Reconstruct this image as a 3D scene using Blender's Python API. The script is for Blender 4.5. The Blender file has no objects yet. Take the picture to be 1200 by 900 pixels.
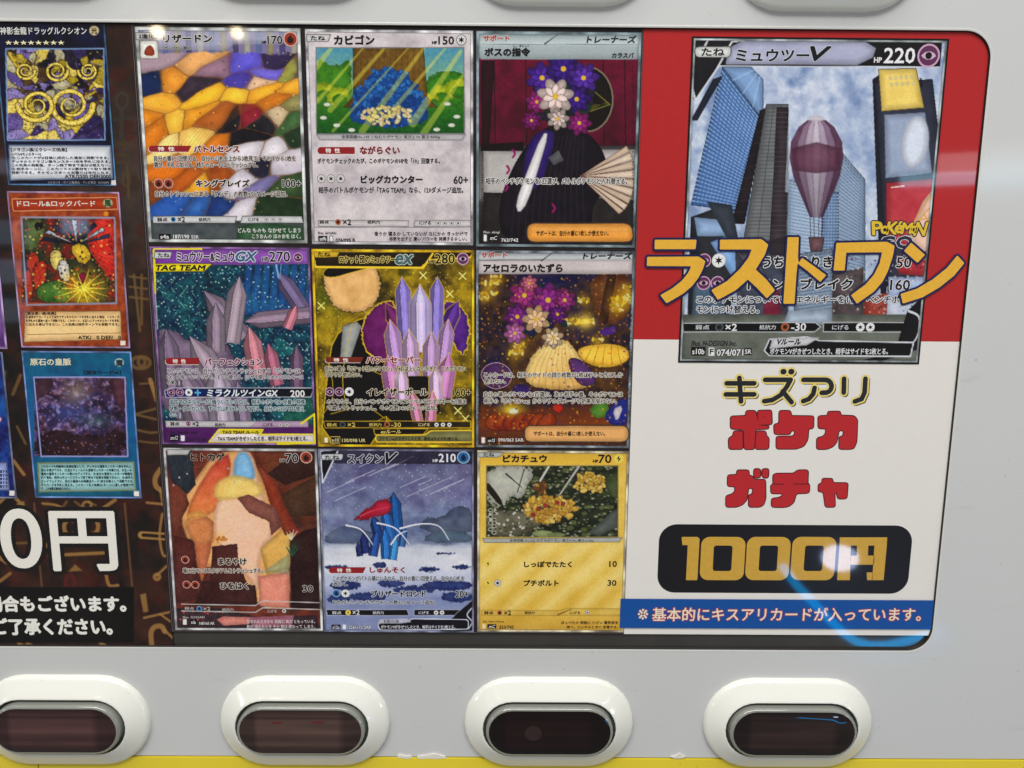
import bpy, math
import numpy as np
from mathutils import Matrix, Vector

S = bpy.context.scene
COL = S.collection

# ------------------------------------------------------------------ camera
# Plane of the prints is Y = 0 (front towards -Y).  Working unit: millimetre, X right, Z up from the top of the window.
F, RX, RY, RZ = 887.42, 0.157989, -0.00593, 0.00694
CX, CZ, D = 141.265, -86.55, 303.316
OX, OZ = -141.0, 1450.0            # the window's top stands 1.45 m above the ground
def _rot(rx, ry, rz):
    cx, sx, cy, sy, cz, sz = math.cos(rx), math.sin(rx), math.cos(ry), math.sin(ry), math.cos(rz), math.sin(rz)
    return (np.array([[cz, -sz, 0], [sz, cz, 0], [0, 0, 1]]) @ np.array([[cy, 0, sy], [0, 1, 0], [-sy, 0, cy]])
            @ np.array([[1, 0, 0], [0, cx, -sx], [0, sx, cx]]))
RM = _rot(RX, RY, RZ)
def W(x, y, z):
    return Vector(((x + OX) * .001, y * .001, (z + OZ) * .001))
def at(u, v, Y=0.0):
    """photo position -> point of the machine front at depth Y (mm)"""
    d = RM.T @ np.array([(u - 600) / F, (v - 450) / F, 1.0])
    t = (Y + D) / d[2]
    return CX + t * d[0], CZ - t * d[1]
def to_photo(X, Z, Y=0.0):
    P = np.stack([X - CX, -(Z - CZ), np.full_like(X, Y + D)], 0)
    q = RM @ P.reshape(3, -1)
    return (600 + F * q[0] / q[2]).reshape(X.shape), (450 + F * q[1] / q[2]).reshape(X.shape)

cam = bpy.data.cameras.new('camera')
cam.sensor_width = 36.0
cam.lens = F / 1200 * 36
cam.clip_start, cam.clip_end = .01, 100
camo = bpy.data.objects.new('camera', cam)
COL.objects.link(camo)
r0, r1, r2 = RM
camo.matrix_world = Matrix(((r0[0], -r1[0], -r2[0], 0), (r0[2], -r1[2], -r2[2], 0), (-r0[1], r1[1], r2[1], 0), (0, 0, 0, 1)))
camo.matrix_world.translation = W(CX, -D, CZ)
S.camera = camo

# ------------------------------------------------------------------ world, lamps, exposure
S.view_settings.view_transform = 'Standard'
S.view_settings.look = 'None'
S.view_settings.exposure = 0.0
S.view_settings.gamma = 1.0
wd = bpy.data.worlds.new('World')
S.world = wd
wd.use_nodes = True
wd.node_tree.nodes['Background'].inputs[0].default_value = (1.0, .985, .96, 1)
wd.node_tree.nodes['Background'].inputs[1].default_value = .27

def lamp(name, pos, target, sx, sy, power, col=(1, 1, 1), roll_to=None):
    l = bpy.data.lights.new(name, 'AREA')
    l.shape = 'RECTANGLE'
    l.size, l.size_y, l.energy, l.color = sx, sy, power, col
    o = bpy.data.objects.new(name, l)
    COL.objects.link(o)
    pos, target = Vector(pos), Vector(target)
    zz = (pos - target).normalized()
    xx = (Vector(roll_to) if roll_to else Vector((1, 0, 0)))
    xx = (xx - zz * xx.dot(zz)).normalized()
    yy = zz.cross(xx)
    o.matrix_world = Matrix((xx, yy, zz)).transposed().to_4x4()
    o.matrix_world.translation = pos
    return o
def mirrored(u, v, dist, Y=0.0):
    """point of the shop that one sees mirrored in the prints at photo position u, v"""
    X, Z = at(u, v, Y)
    p, c = W(X, Y, Z), W(CX, -D, CZ)
    d = (p - c).normalized()
    d.y = -d.y
    return p + d * dist, p
# ceiling panels of the shop
lamp('ceiling_lamp', (-.10, -.95, 2.75), (0, 0, 1.25), 1.7, .7, 33, (1.0, .985, .96))
lamp('ceiling_tube', (-.75, -.55, 2.45), (0, 0, 1.3), .05, 1.2, 2.2, (1, .98, .95), (0, 1, 0))
lamp('ceiling_tube', (.85, -.60, 2.45), (0, 0, 1.3), .05, 1.2, 2.2, (1, .98, .95), (0, 1, 0))
bq = W(55, -9, -283)                                            # shop lamps to both sides glint on the button rims
for dx, dy, dz in ((-.80, -.60, .10), (.75, -.64, -.06)):
    lamp('side_lamp', bq + Vector((dx, dy, dz)) * 2, bq, .10, .22, 1.6, (1, .98, .94))
for u, v, k in ((185, 37, 1.0), (278, 39, .8)):               # two warm downlights mirrored on top
    p, q = mirrored(u, v, 2.4)
    o = lamp('downlight', p, q, .036, .036, .24 * k, (1, .80, .48))
    o.data.shape = 'DISK'
p, q = mirrored(984, 654, .9)                                  # round lamp mirrored over the price
o = lamp('round_lamp', p, q, .052, .038, .11, (.50, .64, 1))
o.data.shape = 'ELLIPSE'
for u0, v0, u1, v1, h_, e_, c_ in ((1054, 212, 1290, 203, .030, .36, (.42, .78, 1)), (1098, 193, 1290, 186, .050, .20, (.95, .97, 1))):
    a, q = mirrored(u0, v0, 1.8)
    b, q2 = mirrored(u1, v1, 1.8)
    lamp('tube_lamp', (a + b) / 2, (q + q2) / 2, (a - b).length, h_, e_, c_, b - a)
for u, v, w_, h_, e_ in ((12, 272, .07, .05, .020), (14, 318, .06, .05, .022), (14, 364, .06, .05, .016), (10, 195, .09, .03, .02), (88, 265, .05, .03, .04)):
    p, q = mirrored(u, v, 1.6)
    lamp('shop_lamp', p, q, w_, h_, e_, (.55, .70, 1))

# ------------------------------------------------------------------ helpers: colour, materials
G = 0.93
def lin(c):
    c = np.asarray(c, float) / 255.0
    return np.where(c <= .04045, c / 12.92, ((c + .055) / 1.055) ** 2.4) * G
MATS = {}
def mat(name, rgb, rough=.45, coat=0.0, metal=0.0, var=0.0, scale=60.0, bump=0.0, stretch=(1, 1, 1), emit=None, coat_rough=.04, spec=.5):
    if name in MATS:
        return MATS[name]
    m = bpy.data.materials.new(name)
    m.use_nodes = True
    nt = m.node_tree
    b = nt.nodes['Principled BSDF']
    c = lin(rgb)
    b.inputs['Base Color'].default_value = (*c, 1)
    b.inputs['Roughness'].default_value = rough
    b.inputs['Metallic'].default_value = metal
    b.inputs['Specular IOR Level'].default_value = spec if 'print' not in name and 'backing' not in name and 'poster' not in name else .15
    b.inputs['Coat Weight'].default_value = coat
    b.inputs['Coat Roughness'].default_value = coat_rough
    if emit:
        b.inputs['Emission Color'].default_value = (*emit[:3], 1)
        b.inputs['Emission Strength'].default_value = emit[3]
    if var or bump:
        tc = nt.nodes.new('ShaderNodeTexCoord')
        mp = nt.nodes.new('ShaderNodeMapping')
        mp.inputs['Scale'].default_value = stretch
        n = nt.nodes.new('ShaderNodeTexNoise')
        n.inputs['Scale'].default_value = scale
        n.inputs['Detail'].default_value = 6
        nt.links.new(tc.outputs['Object'], mp.inputs[0])
        nt.links.new(mp.outputs[0], n.inputs['Vector'])
        if var:
            mx = nt.nodes.new('ShaderNodeMix')
            mx.data_type = 'RGBA'
            mx.inputs[6].default_value = (*np.clip(c * (1 - var), 0, 1), 1)
            mx.inputs[7].default_value = (*np.clip(c * (1 + var), 0, 1), 1)
            nt.links.new(n.outputs['Fac'], mx.inputs[0])
            nt.links.new(mx.outputs[2], b.inputs['Base Color'])
        if bump:
            bp = nt.nodes.new('ShaderNodeBump')
            bp.inputs['Strength'].default_value = bump
            bp.inputs['Distance'].default_value = .001
            nt.links.new(n.outputs['Fac'], bp.inputs['Height'])
            nt.links.new(bp.outputs[0], b.inputs['Normal'])
    MATS[name] = m
    return m
def ink(rgb):
    return mat('ink_%02x%02x%02x' % tuple(int(v) for v in rgb), rgb, .35, .6, var=.05, scale=900, spec=.15)
def print_material():
    m = bpy.data.materials.new('printed_picture')
    m.use_nodes = True
    nt = m.node_tree
    b = nt.nodes['Principled BSDF']
    a = nt.nodes.new('ShaderNodeVertexColor')
    a.layer_name = 'Col'
    tc = nt.nodes.new('ShaderNodeTexCoord')
    n = nt.nodes.new('ShaderNodeTexNoise')
    n.inputs['Scale'].default_value = 1500
    n.inputs['Detail'].default_value = 3
    mr = nt.nodes.new('ShaderNodeMapRange')
    mr.inputs['From Min'].default_value, mr.inputs['From Max'].default_value = .3, .7
    mr.inputs['To Min'].default_value, mr.inputs['To Max'].default_value = .93, 1.07
    mx = nt.nodes.new('ShaderNodeMix')
    mx.data_type, mx.blend_type = 'RGBA', 'MULTIPLY'
    mx.inputs[0].default_value = 1
    nt.links.new(tc.outputs['Object'], n.inputs['Vector'])
    nt.links.new(n.outputs['Fac'], mr.inputs['Value'])
    nt.links.new(a.outputs['Color'], mx.inputs[6])
    nt.links.new(mr.outputs[0], mx.inputs[7])
    nt.links.new(mx.outputs[2], b.inputs['Base Color'])
    b.inputs['Roughness'].default_value = .35
    b.inputs['Coat Weight'].default_value = .6
    b.inputs['Specular IOR Level'].default_value = .15
    b.inputs['Coat Roughness'].default_value = .04
    return m
PRINT = print_material()

# ------------------------------------------------------------------ helpers: meshes
def link(name, me, parent=None):
    o = bpy.data.objects.new(name, me)
    COL.objects.link(o)
    if parent:
        o.parent = parent
    return o
def tag(o, label=None, cat=None, group=None, kind=None):
    for k, v in (('label', label), ('category', cat), ('group', group), ('kind', kind)):
        if v:
            o[k] = v
    return o
class MB:
    """collects flat pieces and lofts (mm); build() links them as one mesh"""
    def __init__(s):
        s.v, s.f, s.m, s.mats = [], [], [], []
    def slot(s, m):
        if m not in s.mats:
            s.mats.append(m)
        return s.mats.index(m)
    def face(s, pts, y, m):
        i = len(s.v)
        a = sum(pts[k][0] * pts[(k + 1) % len(pts)][1] - pts[(k + 1) % len(pts)][0] * pts[k][1] for k in range(len(pts)))
        if a < 0:
            pts = pts[::-1]
        s.v += [(x, y, z) for x, z in pts]
        s.f.append(list(range(i, i + len(pts))))
        s.m.append(s.slot(m))
    def slab(s, pts, y0, y1, m):
        """outline pts from depth y0 (back) to y1 (front)"""
        a = sum(pts[k][0] * pts[(k + 1) % len(pts)][1] - pts[(k + 1) % len(pts)][0] * pts[k][1] for k in range(len(pts)))
        if a < 0:
            pts = pts[::-1]
        n, i, k = len(pts), len(s.v), s.slot(m)
        s.v += [(x, y1, z) for x, z in pts] + [(x, y0, z) for x, z in pts]
        s.f.append(list(range(i, i + n)))
        s.f.append(list(range(i + 2 * n - 1, i + n - 1, -1)))
        s.f += [[i + j, i + n + j, i + n + (j + 1) % n, i + (j + 1) % n] for j in range(n)]
        s.m += [k] * (n + 2)
    def loft(s, loops, m, cap=True):
        """loops: lists of (x,y,z), same count"""
        n, i, k = len(loops[0]), len(s.v), s.slot(m)
        for l in loops:
            s.v += l
        for a in range(len(loops) - 1):
            s.f += [[i + a * n + j, i + a * n + (j + 1) % n, i + (a + 1) * n + (j + 1) % n, i + (a + 1) * n + j] for j in range(n)]
            s.m += [k] * n
        if cap:
            s.f.append([i + (len(loops) - 1) * n + j for j in range(n)])
            s.m.append(k)
    def build(s, name, parent=None, smooth=False):
        me = bpy.data.meshes.new(name)
        me.from_pydata([W(*p) for p in s.v], [], s.f)
        for m in s.mats:
            me.materials.append(m)
        me.polygons.foreach_set('material_index', s.m)
        if smooth:
            me.polygons.foreach_set('use_smooth', [True] * len(s.f))
        me.update()
        return link(name, me, parent)
def px(pts, Y=0.0, o=(0, 0), s=1.0):
    return [at(o[0] + x / s, o[1] + y / s, Y) for x, y in pts]
def chaikin(p, n=2):
    p = [tuple(q) for q in p]
    for _ in range(n):
        r = []
        for i in range(len(p)):
            a, b = p[i], p[(i + 1) % len(p)]
            r += [(a[0] * .75 + b[0] * .25, a[1] * .75 + b[1] * .25), (a[0] * .25 + b[0] * .75, a[1] * .25 + b[1] * .75)]
        p = r
    return p
def rounded(p, r, n=4):
    """polygon with every corner rounded"""
    out = []
    for i in range(len(p)):
        a, b, c = (np.array(p[i - 1], float), np.array(p[i], float), np.array(p[(i + 1) % len(p)], float))
        la, lc = np.linalg.norm(a - b), np.linalg.norm(c - b)
        k = min(r, la * .45, lc * .45)
        s_, e_ = b + (a - b) / la * k, b + (c - b) / lc * k
        for t in np.linspace(0, 1, n + 1):
            q = (1 - t) ** 2 * s_ + 2 * t * (1 - t) * b + t * t * e_
            out.append((q[0], q[1]))
    return out
def rrect(x0, z0, x1, z1, r, n=8):
    out = []
    for cx, cz, a0 in ((x1 - r, z1 - r, 0), (x0 + r, z1 - r, 90), (x0 + r, z0 + r, 180), (x1 - r, z0 + r, 270)):
        for k in range(n + 1):
            t = math.radians(a0 + 90 * k / n)
            out.append((cx + r * math.cos(t), cz + r * math.sin(t)))
    return out
def circle(cx, cz, r, n=28, ry=None):
    return [(cx + r * math.cos(2 * math.pi * k / n), cz + (ry or r) * math.sin(2 * math.pi * k / n)) for k in range(n)]
def outline(mb, pts, w, y, m, closed=True):
    """thick line with round joints along pts; pieces step forward by 1.5 micrometres so that none share a plane"""
    n = len(pts)
    for i in range(n if closed else n - 1):
        a, b = np.array(pts[i]), np.array(pts[(i + 1) % n])
        d = b - a
        L = np.linalg.norm(d)
        if L < 1e-6:
            continue
        q = np.array([-d[1], d[0]]) / L * w
        mb.face([tuple(a + q), tuple(b + q), tuple(b - q), tuple(a - q)], y - .0015 * (i % 7) * 2, m)
    for i in range(n):
        mb.face(circle(pts[i][0], pts[i][1], w, 12), y - .0015 * (i % 7) * 2 - .0015, m)
def ribbon(pts, w0, w1=None):
    """one closed polygon along an open polyline, round ends"""
    p = [np.array(q, float) for q in pts]
    n = len(p)
    w1 = w0 if w1 is None else w1
    L, R = [], []
    for i in range(n):
        d = p[min(i + 1, n - 1)] - p[max(i - 1, 0)]
        d /= np.linalg.norm(d)
        q = np.array([-d[1], d[0]])
        k = 1.0
        if 0 < i < n - 1:
            d1 = (p[i] - p[i - 1]) / np.linalg.norm(p[i] - p[i - 1])
            k = 1 / max(.6, abs(d1 @ d))
        w = w0 + (w1 - w0) * i / (n - 1)
        L.append(p[i] + q * w * k)
        R.append(p[i] - q * w * k)
    def cap(c, frm, w):
        a0 = math.atan2(frm[1] - c[1], frm[0] - c[0])
        return [(c[0] + w * math.cos(a0 - math.pi * k / 8), c[1] + w * math.sin(a0 - math.pi * k / 8)) for k in range(1, 8)]
    return [tuple(a) for a in L] + cap(p[-1], L[-1], w1) + [tuple(a) for a in R[::-1]] + cap(p[0], R[0], w0)

# ------------------------------------------------------------------ helpers: lettering
GLYPHS = {}
def glyphs(body, res=2):
    if (body, res) not in GLYPHS:
        c = bpy.data.curves.new('lettering', 'FONT')
        c.body, c.resolution_u = body, res
        o = bpy.data.objects.new('lettering', c)
        me = bpy.data.meshes.new_from_object(o)
        v = np.empty(len(me.vertices) * 3)
        me.vertices.foreach_get('co', v)
        v = v.reshape(-1, 3)[:, :2]
        GLYPHS[body, res] = (v, [list(p.vertices) for p in me.polygons])
        bpy.data.objects.remove(o)
        bpy.data.curves.remove(c)
        bpy.data.meshes.remove(me)
    return GLYPHS[body, res]
class Text:
    """lines of lettering gathered into one mesh (one part)"""
    def __init__(s, o=(0, 0), sc=1.0, Y=-.40):
        s.o, s.sc, s.Y, s.v, s.f, s.m, s.mats, s.n = o, sc, Y, [], [], [], [], 0
    def line(s, body, x0, y0, x1, y1, col=(20, 20, 20), bold=0.0, out=None, ow=2.0, slant=0.0, res=2):
        """ink of body fills the rectangle x0,y0 (top) .. x1,y1 of the photo crop"""
        v, faces = glyphs(body, res)
        if len(v) == 0:
            return
        o, k = s.o, s.sc
        lo, hi = v.min(0), v.max(0)
        ym = (y0 + y1) / 2
        XL, Z = at(o[0] + x0 / k, o[1] + ym / k)
        XR, ZR = at(o[0] + x1 / k, o[1] + ym / k)
        zt, zb = at(o[0] + (x0 + x1) / 2 / k, o[1] + y0 / k)[1], at(o[0] + (x0 + x1) / 2 / k, o[1] + y1 / k)[1]
        u = (v[:, 0] - lo[0]) / max(hi[0] - lo[0], 1e-6)
        w = (v[:, 1] - lo[1]) / max(hi[1] - lo[1], 1e-6)
        Xs = XL + (XR - XL) * u + slant * (w - .5) * (zt - zb)
        Zs = zb + (zt - zb) * w + (ZR - Z) * (u - .5)
        mm = (XR - XL) / max(x1 - x0, 1e-6)
        def put(dx, dz, y, c):
            b = sum(len(q) for q in s.v)
            s.v.append(np.stack([Xs + dx * mm, np.full_like(Xs, y), Zs + dz * mm], 1))
            if c not in s.mats:
                s.mats.append(c)
            s.f += [[i + b for i in q] for q in faces]
            s.m += [s.mats.index(c)] * len(faces)
        if out is not None:
            n = 8 if ow > 2.4 else 6
            for j in range(n):
                t = 2 * math.pi * j / n + .3
                put((ow + bold) * math.cos(t), (ow + bold) * math.sin(t), s.Y - .002 * j, tuple(out))
        yy = s.Y - .03
        if bold:
            for j in range(6):
                t = 2 * math.pi * j / 6
                put(bold * math.cos(t), bold * math.sin(t), yy - .002 * j, tuple(col))
        put(0, 0, yy - .014, tuple(col))
    def build(s, name, parent):
        me = bpy.data.meshes.new(name)
        V = np.concatenate(s.v) if s.v else np.zeros((0, 3))
        V = (V + np.array([OX, 0, OZ])) * .001
        me.from_pydata(V.tolist(), [], s.f)
        for c in s.mats:
            me.materials.append(ink(c))
        me.polygons.foreach_set('material_index', s.m)
        me.update()
        return link(name, me, parent)

# ------------------------------------------------------------------ helpers: the printed pictures (a painter on a fine grid of vertices)
def _hash(ix, iy, seed):
    h = (ix.astype(np.int64) * 374761393 + iy.astype(np.int64) * 668265263 + seed * 974634221) & 0x7fffffff
    h = ((h ^ (h >> 13)) * 1274126177) & 0x7fffffff
    return ((h ^ (h >> 16)) & 0xffff) / 65535.0
def vnoise(x, y, seed):
    ix, iy = np.floor(x), np.floor(y)
    fx, fy = x - ix, y - iy
    fx, fy = fx * fx * (3 - 2 * fx), fy * fy * (3 - 2 * fy)
    return ((_hash(ix, iy, seed) * (1 - fx) + _hash(ix + 1, iy, seed) * fx) * (1 - fy)
            + (_hash(ix, iy + 1, seed) * (1 - fx) + _hash(ix + 1, iy + 1, seed) * fx) * fy)
def fbm(x, y, scale, seed=0, octv=4):
    a, t, n, x, y = .5, 0.0, 0.0, x / scale, y / scale
    for k in range(octv):
        t = t + a * vnoise(x, y, seed + k * 17)
        n += a
        a, x, y = a * .5, x * 2.03 + 7.1, y * 2.03 + 3.7
    return t / n
class Art:
    def __init__(s, rect, o=(0, 0), sc=1.0, base=(128, 128, 128), step=.26, seed=1):
        """rect: X0, Z0, X1, Z1 on the machine front (mm)"""
        X0, Z0, X1, Z1 = rect
        s.nx, s.nz = int((X1 - X0) / step) + 2, int((Z1 - Z0) / step) + 2
        s.X, s.Z = np.meshgrid(np.linspace(X0, X1, s.nx), np.linspace(Z1, Z0, s.nz))
        u, v = to_photo(s.X, s.Z)
        s.x, s.y = ((u - o[0]) * sc).ravel(), ((v - o[1]) * sc).ravel()
        s.c = np.tile(np.array(base, float), (s.nx * s.nz, 1))
        s.sc, s.seed = sc, seed
        s.clip = None
        s.sat, s.con = 1.2, .16
    def mix(s, m, col, idx=None):
        col = np.asarray(col, float)
        if s.clip is not None:
            m = m * (s.clip if idx is None else s.clip[idx])
        if idx is None:
            s.c += (col - s.c) * m[:, None]
        else:
            s.c[idx] += (col - s.c[idx]) * m[:, None]
    def grad(s, stops, ang=90, mask=None):
        """stops: (position along the direction, colour)"""
        t = s.x * math.cos(math.radians(ang)) + s.y * math.sin(math.radians(ang))
        p = [q[0] for q in stops]
        c = np.stack([np.interp(t, p, [q[1][k] for q in stops]) for k in range(3)], 1)
        m = np.ones(len(s.x)) if mask is None else mask
        s.mix(m, c)
    def noise(s, scale, cols, seed=0, a=1.0, octv=4, sx=1.0, sy=1.0, warp=0.0, lo=.25, hi=.75):
        x, y = s.x * sx, s.y * sy
        if warp:
            x, y = x + warp * (fbm(x, y, scale, seed + 5) - .5), y + warp * (fbm(x, y, scale, seed + 9) - .5)
        t = np.clip((fbm(x, y, scale, seed, octv) - lo) / (hi - lo), 0, 1)
        p = np.linspace(0, 1, len(cols))
        c = np.stack([np.interp(t, p, [q[k] for q in cols]) for k in range(3)], 1)
        s.mix(np.full(len(s.x), a), c)
    def lines(s, scale, col, seed=0, w=.012, n=5, a=.8, sx=1.0, sy=1.0, mask=None):
        """thin ink lines along level curves"""
        t = fbm(s.x * sx, s.y * sy, scale, seed, 3) * n
        m = np.clip(1 - np.abs(t - np.round(t)) / (w * n), 0, 1) * a
        s.mix(m if mask is None else m * mask, col)
    def _pd(s, pts, closed, pad):
        P = np.array(pts, float)
        lo, hi = P.min(0) - pad, P.max(0) + pad
        idx = np.nonzero((s.x >= lo[0]) & (s.x <= hi[0]) & (s.y >= lo[1]) & (s.y <= hi[1]))[0]
        x, y = s.x[idx], s.y[idx]
        d2 = np.full(len(idx), 1e12)
        ins = np.zeros(len(idx), bool)
        tt = np.zeros(len(idx))
        n = len(P)
        for i in range(n if closed else n - 1):
            a, b = P[i], P[(i + 1) % n]
            e = b - a
            L2 = e @ e + 1e-9
            t = np.clip(((x - a[0]) * e[0] + (y - a[1]) * e[1]) / L2, 0, 1)
            q = (x - a[0] - t * e[0]) ** 2 + (y - a[1] - t * e[1]) ** 2
            near = q < d2
            d2 = np.where(near, q, d2)
            tt = np.where(near, (i + t) / max(n - 1, 1), tt)
            if closed:
                cr = (a[1] > y) != (b[1] > y)
                with np.errstate(divide='ignore', invalid='ignore'):
                    xi = a[0] + (y - a[1]) * e[0] / (e[1] if abs(e[1]) > 1e-9 else 1e-9)
                ins ^= cr & (x < xi)
        return idx, np.sqrt(d2), ins, tt
    def poly(s, pts, col, soft=1.6, sm=0, var=12, vs=30, a=1.0, edge=None, ew=2.5, ang=None, col2=None, rough=0.0, seed=None, pil=.16):
        """filled shape; var: mottling; edge: ink line round it; col2: shades to that colour along ang"""
        if sm:
            pts = chaikin(pts, sm)
        s.seed += 1
        sd = s.seed if seed is None else seed
        idx, d, ins, _ = s._pd(pts, True, soft * 2 + ew + rough)
        if not len(idx):
            return
        x, y = s.x[idx], s.y[idx]
        sg = np.where(ins, d, -d)
        if rough:
            sg = sg + rough * (fbm(x, y, 9, sd + 50, 3) - .5) * 2
        m = np.clip(sg / soft + .5, 0, 1) * a
        c = np.tile(np.array(col, float), (len(idx), 1))
        if col2 is not None:
            t = x * math.cos(math.radians(ang or 0)) + y * math.sin(math.radians(ang or 0))
            t = np.clip((t - t.min()) / (np.ptp(t) + 1e-9), 0, 1)
            c += (np.array(col2, float) - c) * t[:, None]
        if pil and var:
            c = c * (1 - pil + 1.5 * pil * np.clip(sg / 22, 0, 1))[:, None]
        if var:
            c = c + ((fbm(x, y, vs, sd, 3) - .5) * 1.7 * var)[:, None]
        s.mix(m, np.clip(c, 0, 255), idx)
        if edge is not None:
            s.mix(np.clip((ew * .5 - np.abs(sg)) / 1.2 + .5, 0, 1) * a, edge, idx)
    def patches(s, pts, soft=5, warp=40, ws=60, seed=3, edge=None, mask=None, var=16, a=1.0, ax=1.0, fine=.1, rot=0):
        """painterly patchwork: every place takes the colour of the nearest of the points, borders warped"""
        wx = s.x + warp * (fbm(s.x, s.y, ws, seed, 2) - .5) * 2 + fine * warp * (fbm(s.x, s.y, ws / 4, seed + 2) - .5) * 2
        wy = s.y + warp * (fbm(s.x, s.y, ws, seed + 31, 2) - .5) * 2 + fine * warp * (fbm(s.x, s.y, ws / 4, seed + 37) - .5) * 2
        cr, sr = math.cos(math.radians(rot)), math.sin(math.radians(rot))
        D_ = np.stack([np.sqrt((((wx - p[0]) * cr + (wy - p[1]) * sr) * ax) ** 2 + ((wy - p[1]) * cr - (wx - p[0]) * sr) ** 2) for p in pts])
        so = np.sort(D_, 0)[:2]
        w = np.exp(-(D_ - so[0]) / soft)
        w /= w.sum(0)
        c = w.T @ np.array([p[2:5] for p in pts], float)
        gap = so[1] - so[0]
        k = np.clip(gap / 40, 0, 1)
        c = c * (.86 + .22 * k)[:, None] + ((fbm(s.x, s.y, 24, seed + 7) - .5) * 2.4 * var)[:, None]
        m = np.full(len(s.x), a) if mask is None else mask * a
        s.mix(m, np.clip(c, 0, 255))
        if edge is not None:
            s.mix(np.clip(1 - gap / 3.2, 0, 1) * .75 * m, edge)
    def crystal(s, x0, y0, x1, y1, w, col, edge=None):
        """long faceted crystal from its foot to its tip"""
        d = np.array([x1 - x0, y1 - y0], float)
        L = np.hypot(*d)
        d /= L
        n = np.array([-d[1], d[0]]) * w / 2
        B, T, sh = np.array([x0, y0]), np.array([x1, y1]), np.array([x1, y1]) - d * min(w * .9, L * .4)
        col = np.array(col, float)
        edge = tuple(col * .4) if edge is None else edge
        for a_, b_, k in ((-1, -.3, .72), (-.3, .45, 1.12), (.45, 1, .9)):
            s.poly([B + n * a_, B + n * b_, sh + n * b_, T, sh + n * a_], np.clip(col * k, 0, 250), var=9, vs=24, soft=1.4)
        s.stroke([B + n * -.3, sh + n * -.3, T], 2, np.clip(col * 1.35, 0, 248), a=.8)
        s.stroke([B - n, sh - n, T, sh + n, B + n], 2.4, edge, a=.85)
    def bloom(s, cx, cy, r, col, n=7, seed=0, core=(226, 190, 90)):
        """open flower"""
        col = np.array(col, float)
        for ring_, k in ((1.0, .78), (.66, 1.06)):
            for i in range(n):
                t = 2 * math.pi * (i + .5 * (ring_ < 1)) / n + seed
                s.ell(cx + r * ring_ * .58 * math.cos(t), cy + r * ring_ * .58 * math.sin(t), r * ring_ * .5, r * ring_ * .3, np.clip(col * k, 0, 250), rot=math.degrees(t), var=14, vs=10, edge=tuple(col * .42), ew=2)
        s.ell(cx, cy, r * .17, r * .17, core, var=10)
    def foliage(s, cx, cy, rx, ry, cols, n, r, seed=0, edge=None):
        """clump of small leaves or blossoms"""
        rng = np.random.default_rng(seed + 5)
        for i in range(n):
            t, q = rng.uniform(0, 6.28), math.sqrt(rng.uniform(0, 1))
            x, y = cx + rx * q * math.cos(t), cy + ry * q * math.sin(t)
            k = rng.uniform(.7, 1.3)
            s.ell(x, y, r * k, r * k * .6, cols[rng.integers(len(cols))], rot=rng.uniform(0, 180), var=8, vs=8, edge=edge, ew=1.6)
    def ell(s, cx, cy, rx, ry, col, rot=0, **k):
        r = math.radians(rot)
        s.poly([(cx + rx * math.cos(t) * math.cos(r) - ry * math.sin(t) * math.sin(r),
                 cy + rx * math.cos(t) * math.sin(r) + ry * math.sin(t) * math.cos(r)) for t in np.linspace(0, 2 * math.pi, 28)[:-1]], col, **k)
    def glow(s, cx, cy, r, col, a=.9, p=2.0, ry=None):
        d = np.sqrt((s.x - cx) ** 2 + ((s.y - cy) * (r / (ry or r))) ** 2) / r
        s.mix(np.clip(1 - d, 0, 1) ** p * a, col)
    def stroke(s, pts, w, col, w1=None, soft=1.4, a=1.0, sm=False):
        if sm:
            P = [np.array(q, float) for q in pts]
            out = []
            for i in range(len(P) - 1):
                p0, p1, p2, p3 = P[max(i - 1, 0)], P[i], P[i + 1], P[min(i + 2, len(P) - 1)]
                for t in np.linspace(0, 1, 7)[:-1]:
                    out.append(.5 * ((2 * p1) + (p2 - p0) * t + (2 * p0 - 5 * p1 + 4 * p2 - p3) * t * t + (3 * p1 - p0 - 3 * p2 + p3) * t ** 3))
            pts = out + [P[-1]]
        idx, d, _, t = s._pd(pts, False, max(w, w1 or 0) + soft * 2)
        if len(idx):
            ww = w + ((w if w1 is None else w1) - w) * t
            s.mix(np.clip((ww * .5 - d) / soft + .5, 0, 1) * a, col, idx)
    def dots(s, cell, r, cols, dens=.5, seed=0, a=1.0, mask=None, stretch=(1, 1)):
        """scattered small blots, one per cell at most"""
        x, y = s.x / stretch[0], s.y / stretch[1]
        for ox in (0, .5):
            ix, iy = np.floor(x / cell + ox), np.floor(y / cell + ox * .7)
            h1, h2, h3, h4 = (_hash(ix, iy, seed + q + int(ox * 100)) for q in (1, 2, 3, 4))
            cx, cy = (ix - ox + .3 + .4 * h1) * cell, (iy - ox * .7 + .3 + .4 * h2) * cell
            rr = r * (.45 + .75 * h4)
            m = np.clip((rr - np.sqrt((x - cx) ** 2 + (y - cy) ** 2)) / 1.3 + .5, 0, 1) * (h3 < dens) * a
            if mask is not None:
                m = m * mask
            k = (h3 / max(dens, 1e-6) * len(cols)).astype(int).clip(0, len(cols) - 1)
            s.mix(m, np.array(cols, float)[k])
    def inside(s, x0, y0, x1, y1, soft=1.5):
        return (np.clip((s.x - x0) / soft + .5, 0, 1) * np.clip((x1 - s.x) / soft + .5, 0, 1)
                * np.clip((s.y - y0) / soft + .5, 0, 1) * np.clip((y1 - s.y) / soft + .5, 0, 1))
    def rect(s, x0, y0, x1, y1, col, **k):
        s.poly([(x0, y0), (x1, y0), (x1, y1), (x0, y1)], col, **k)
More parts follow.
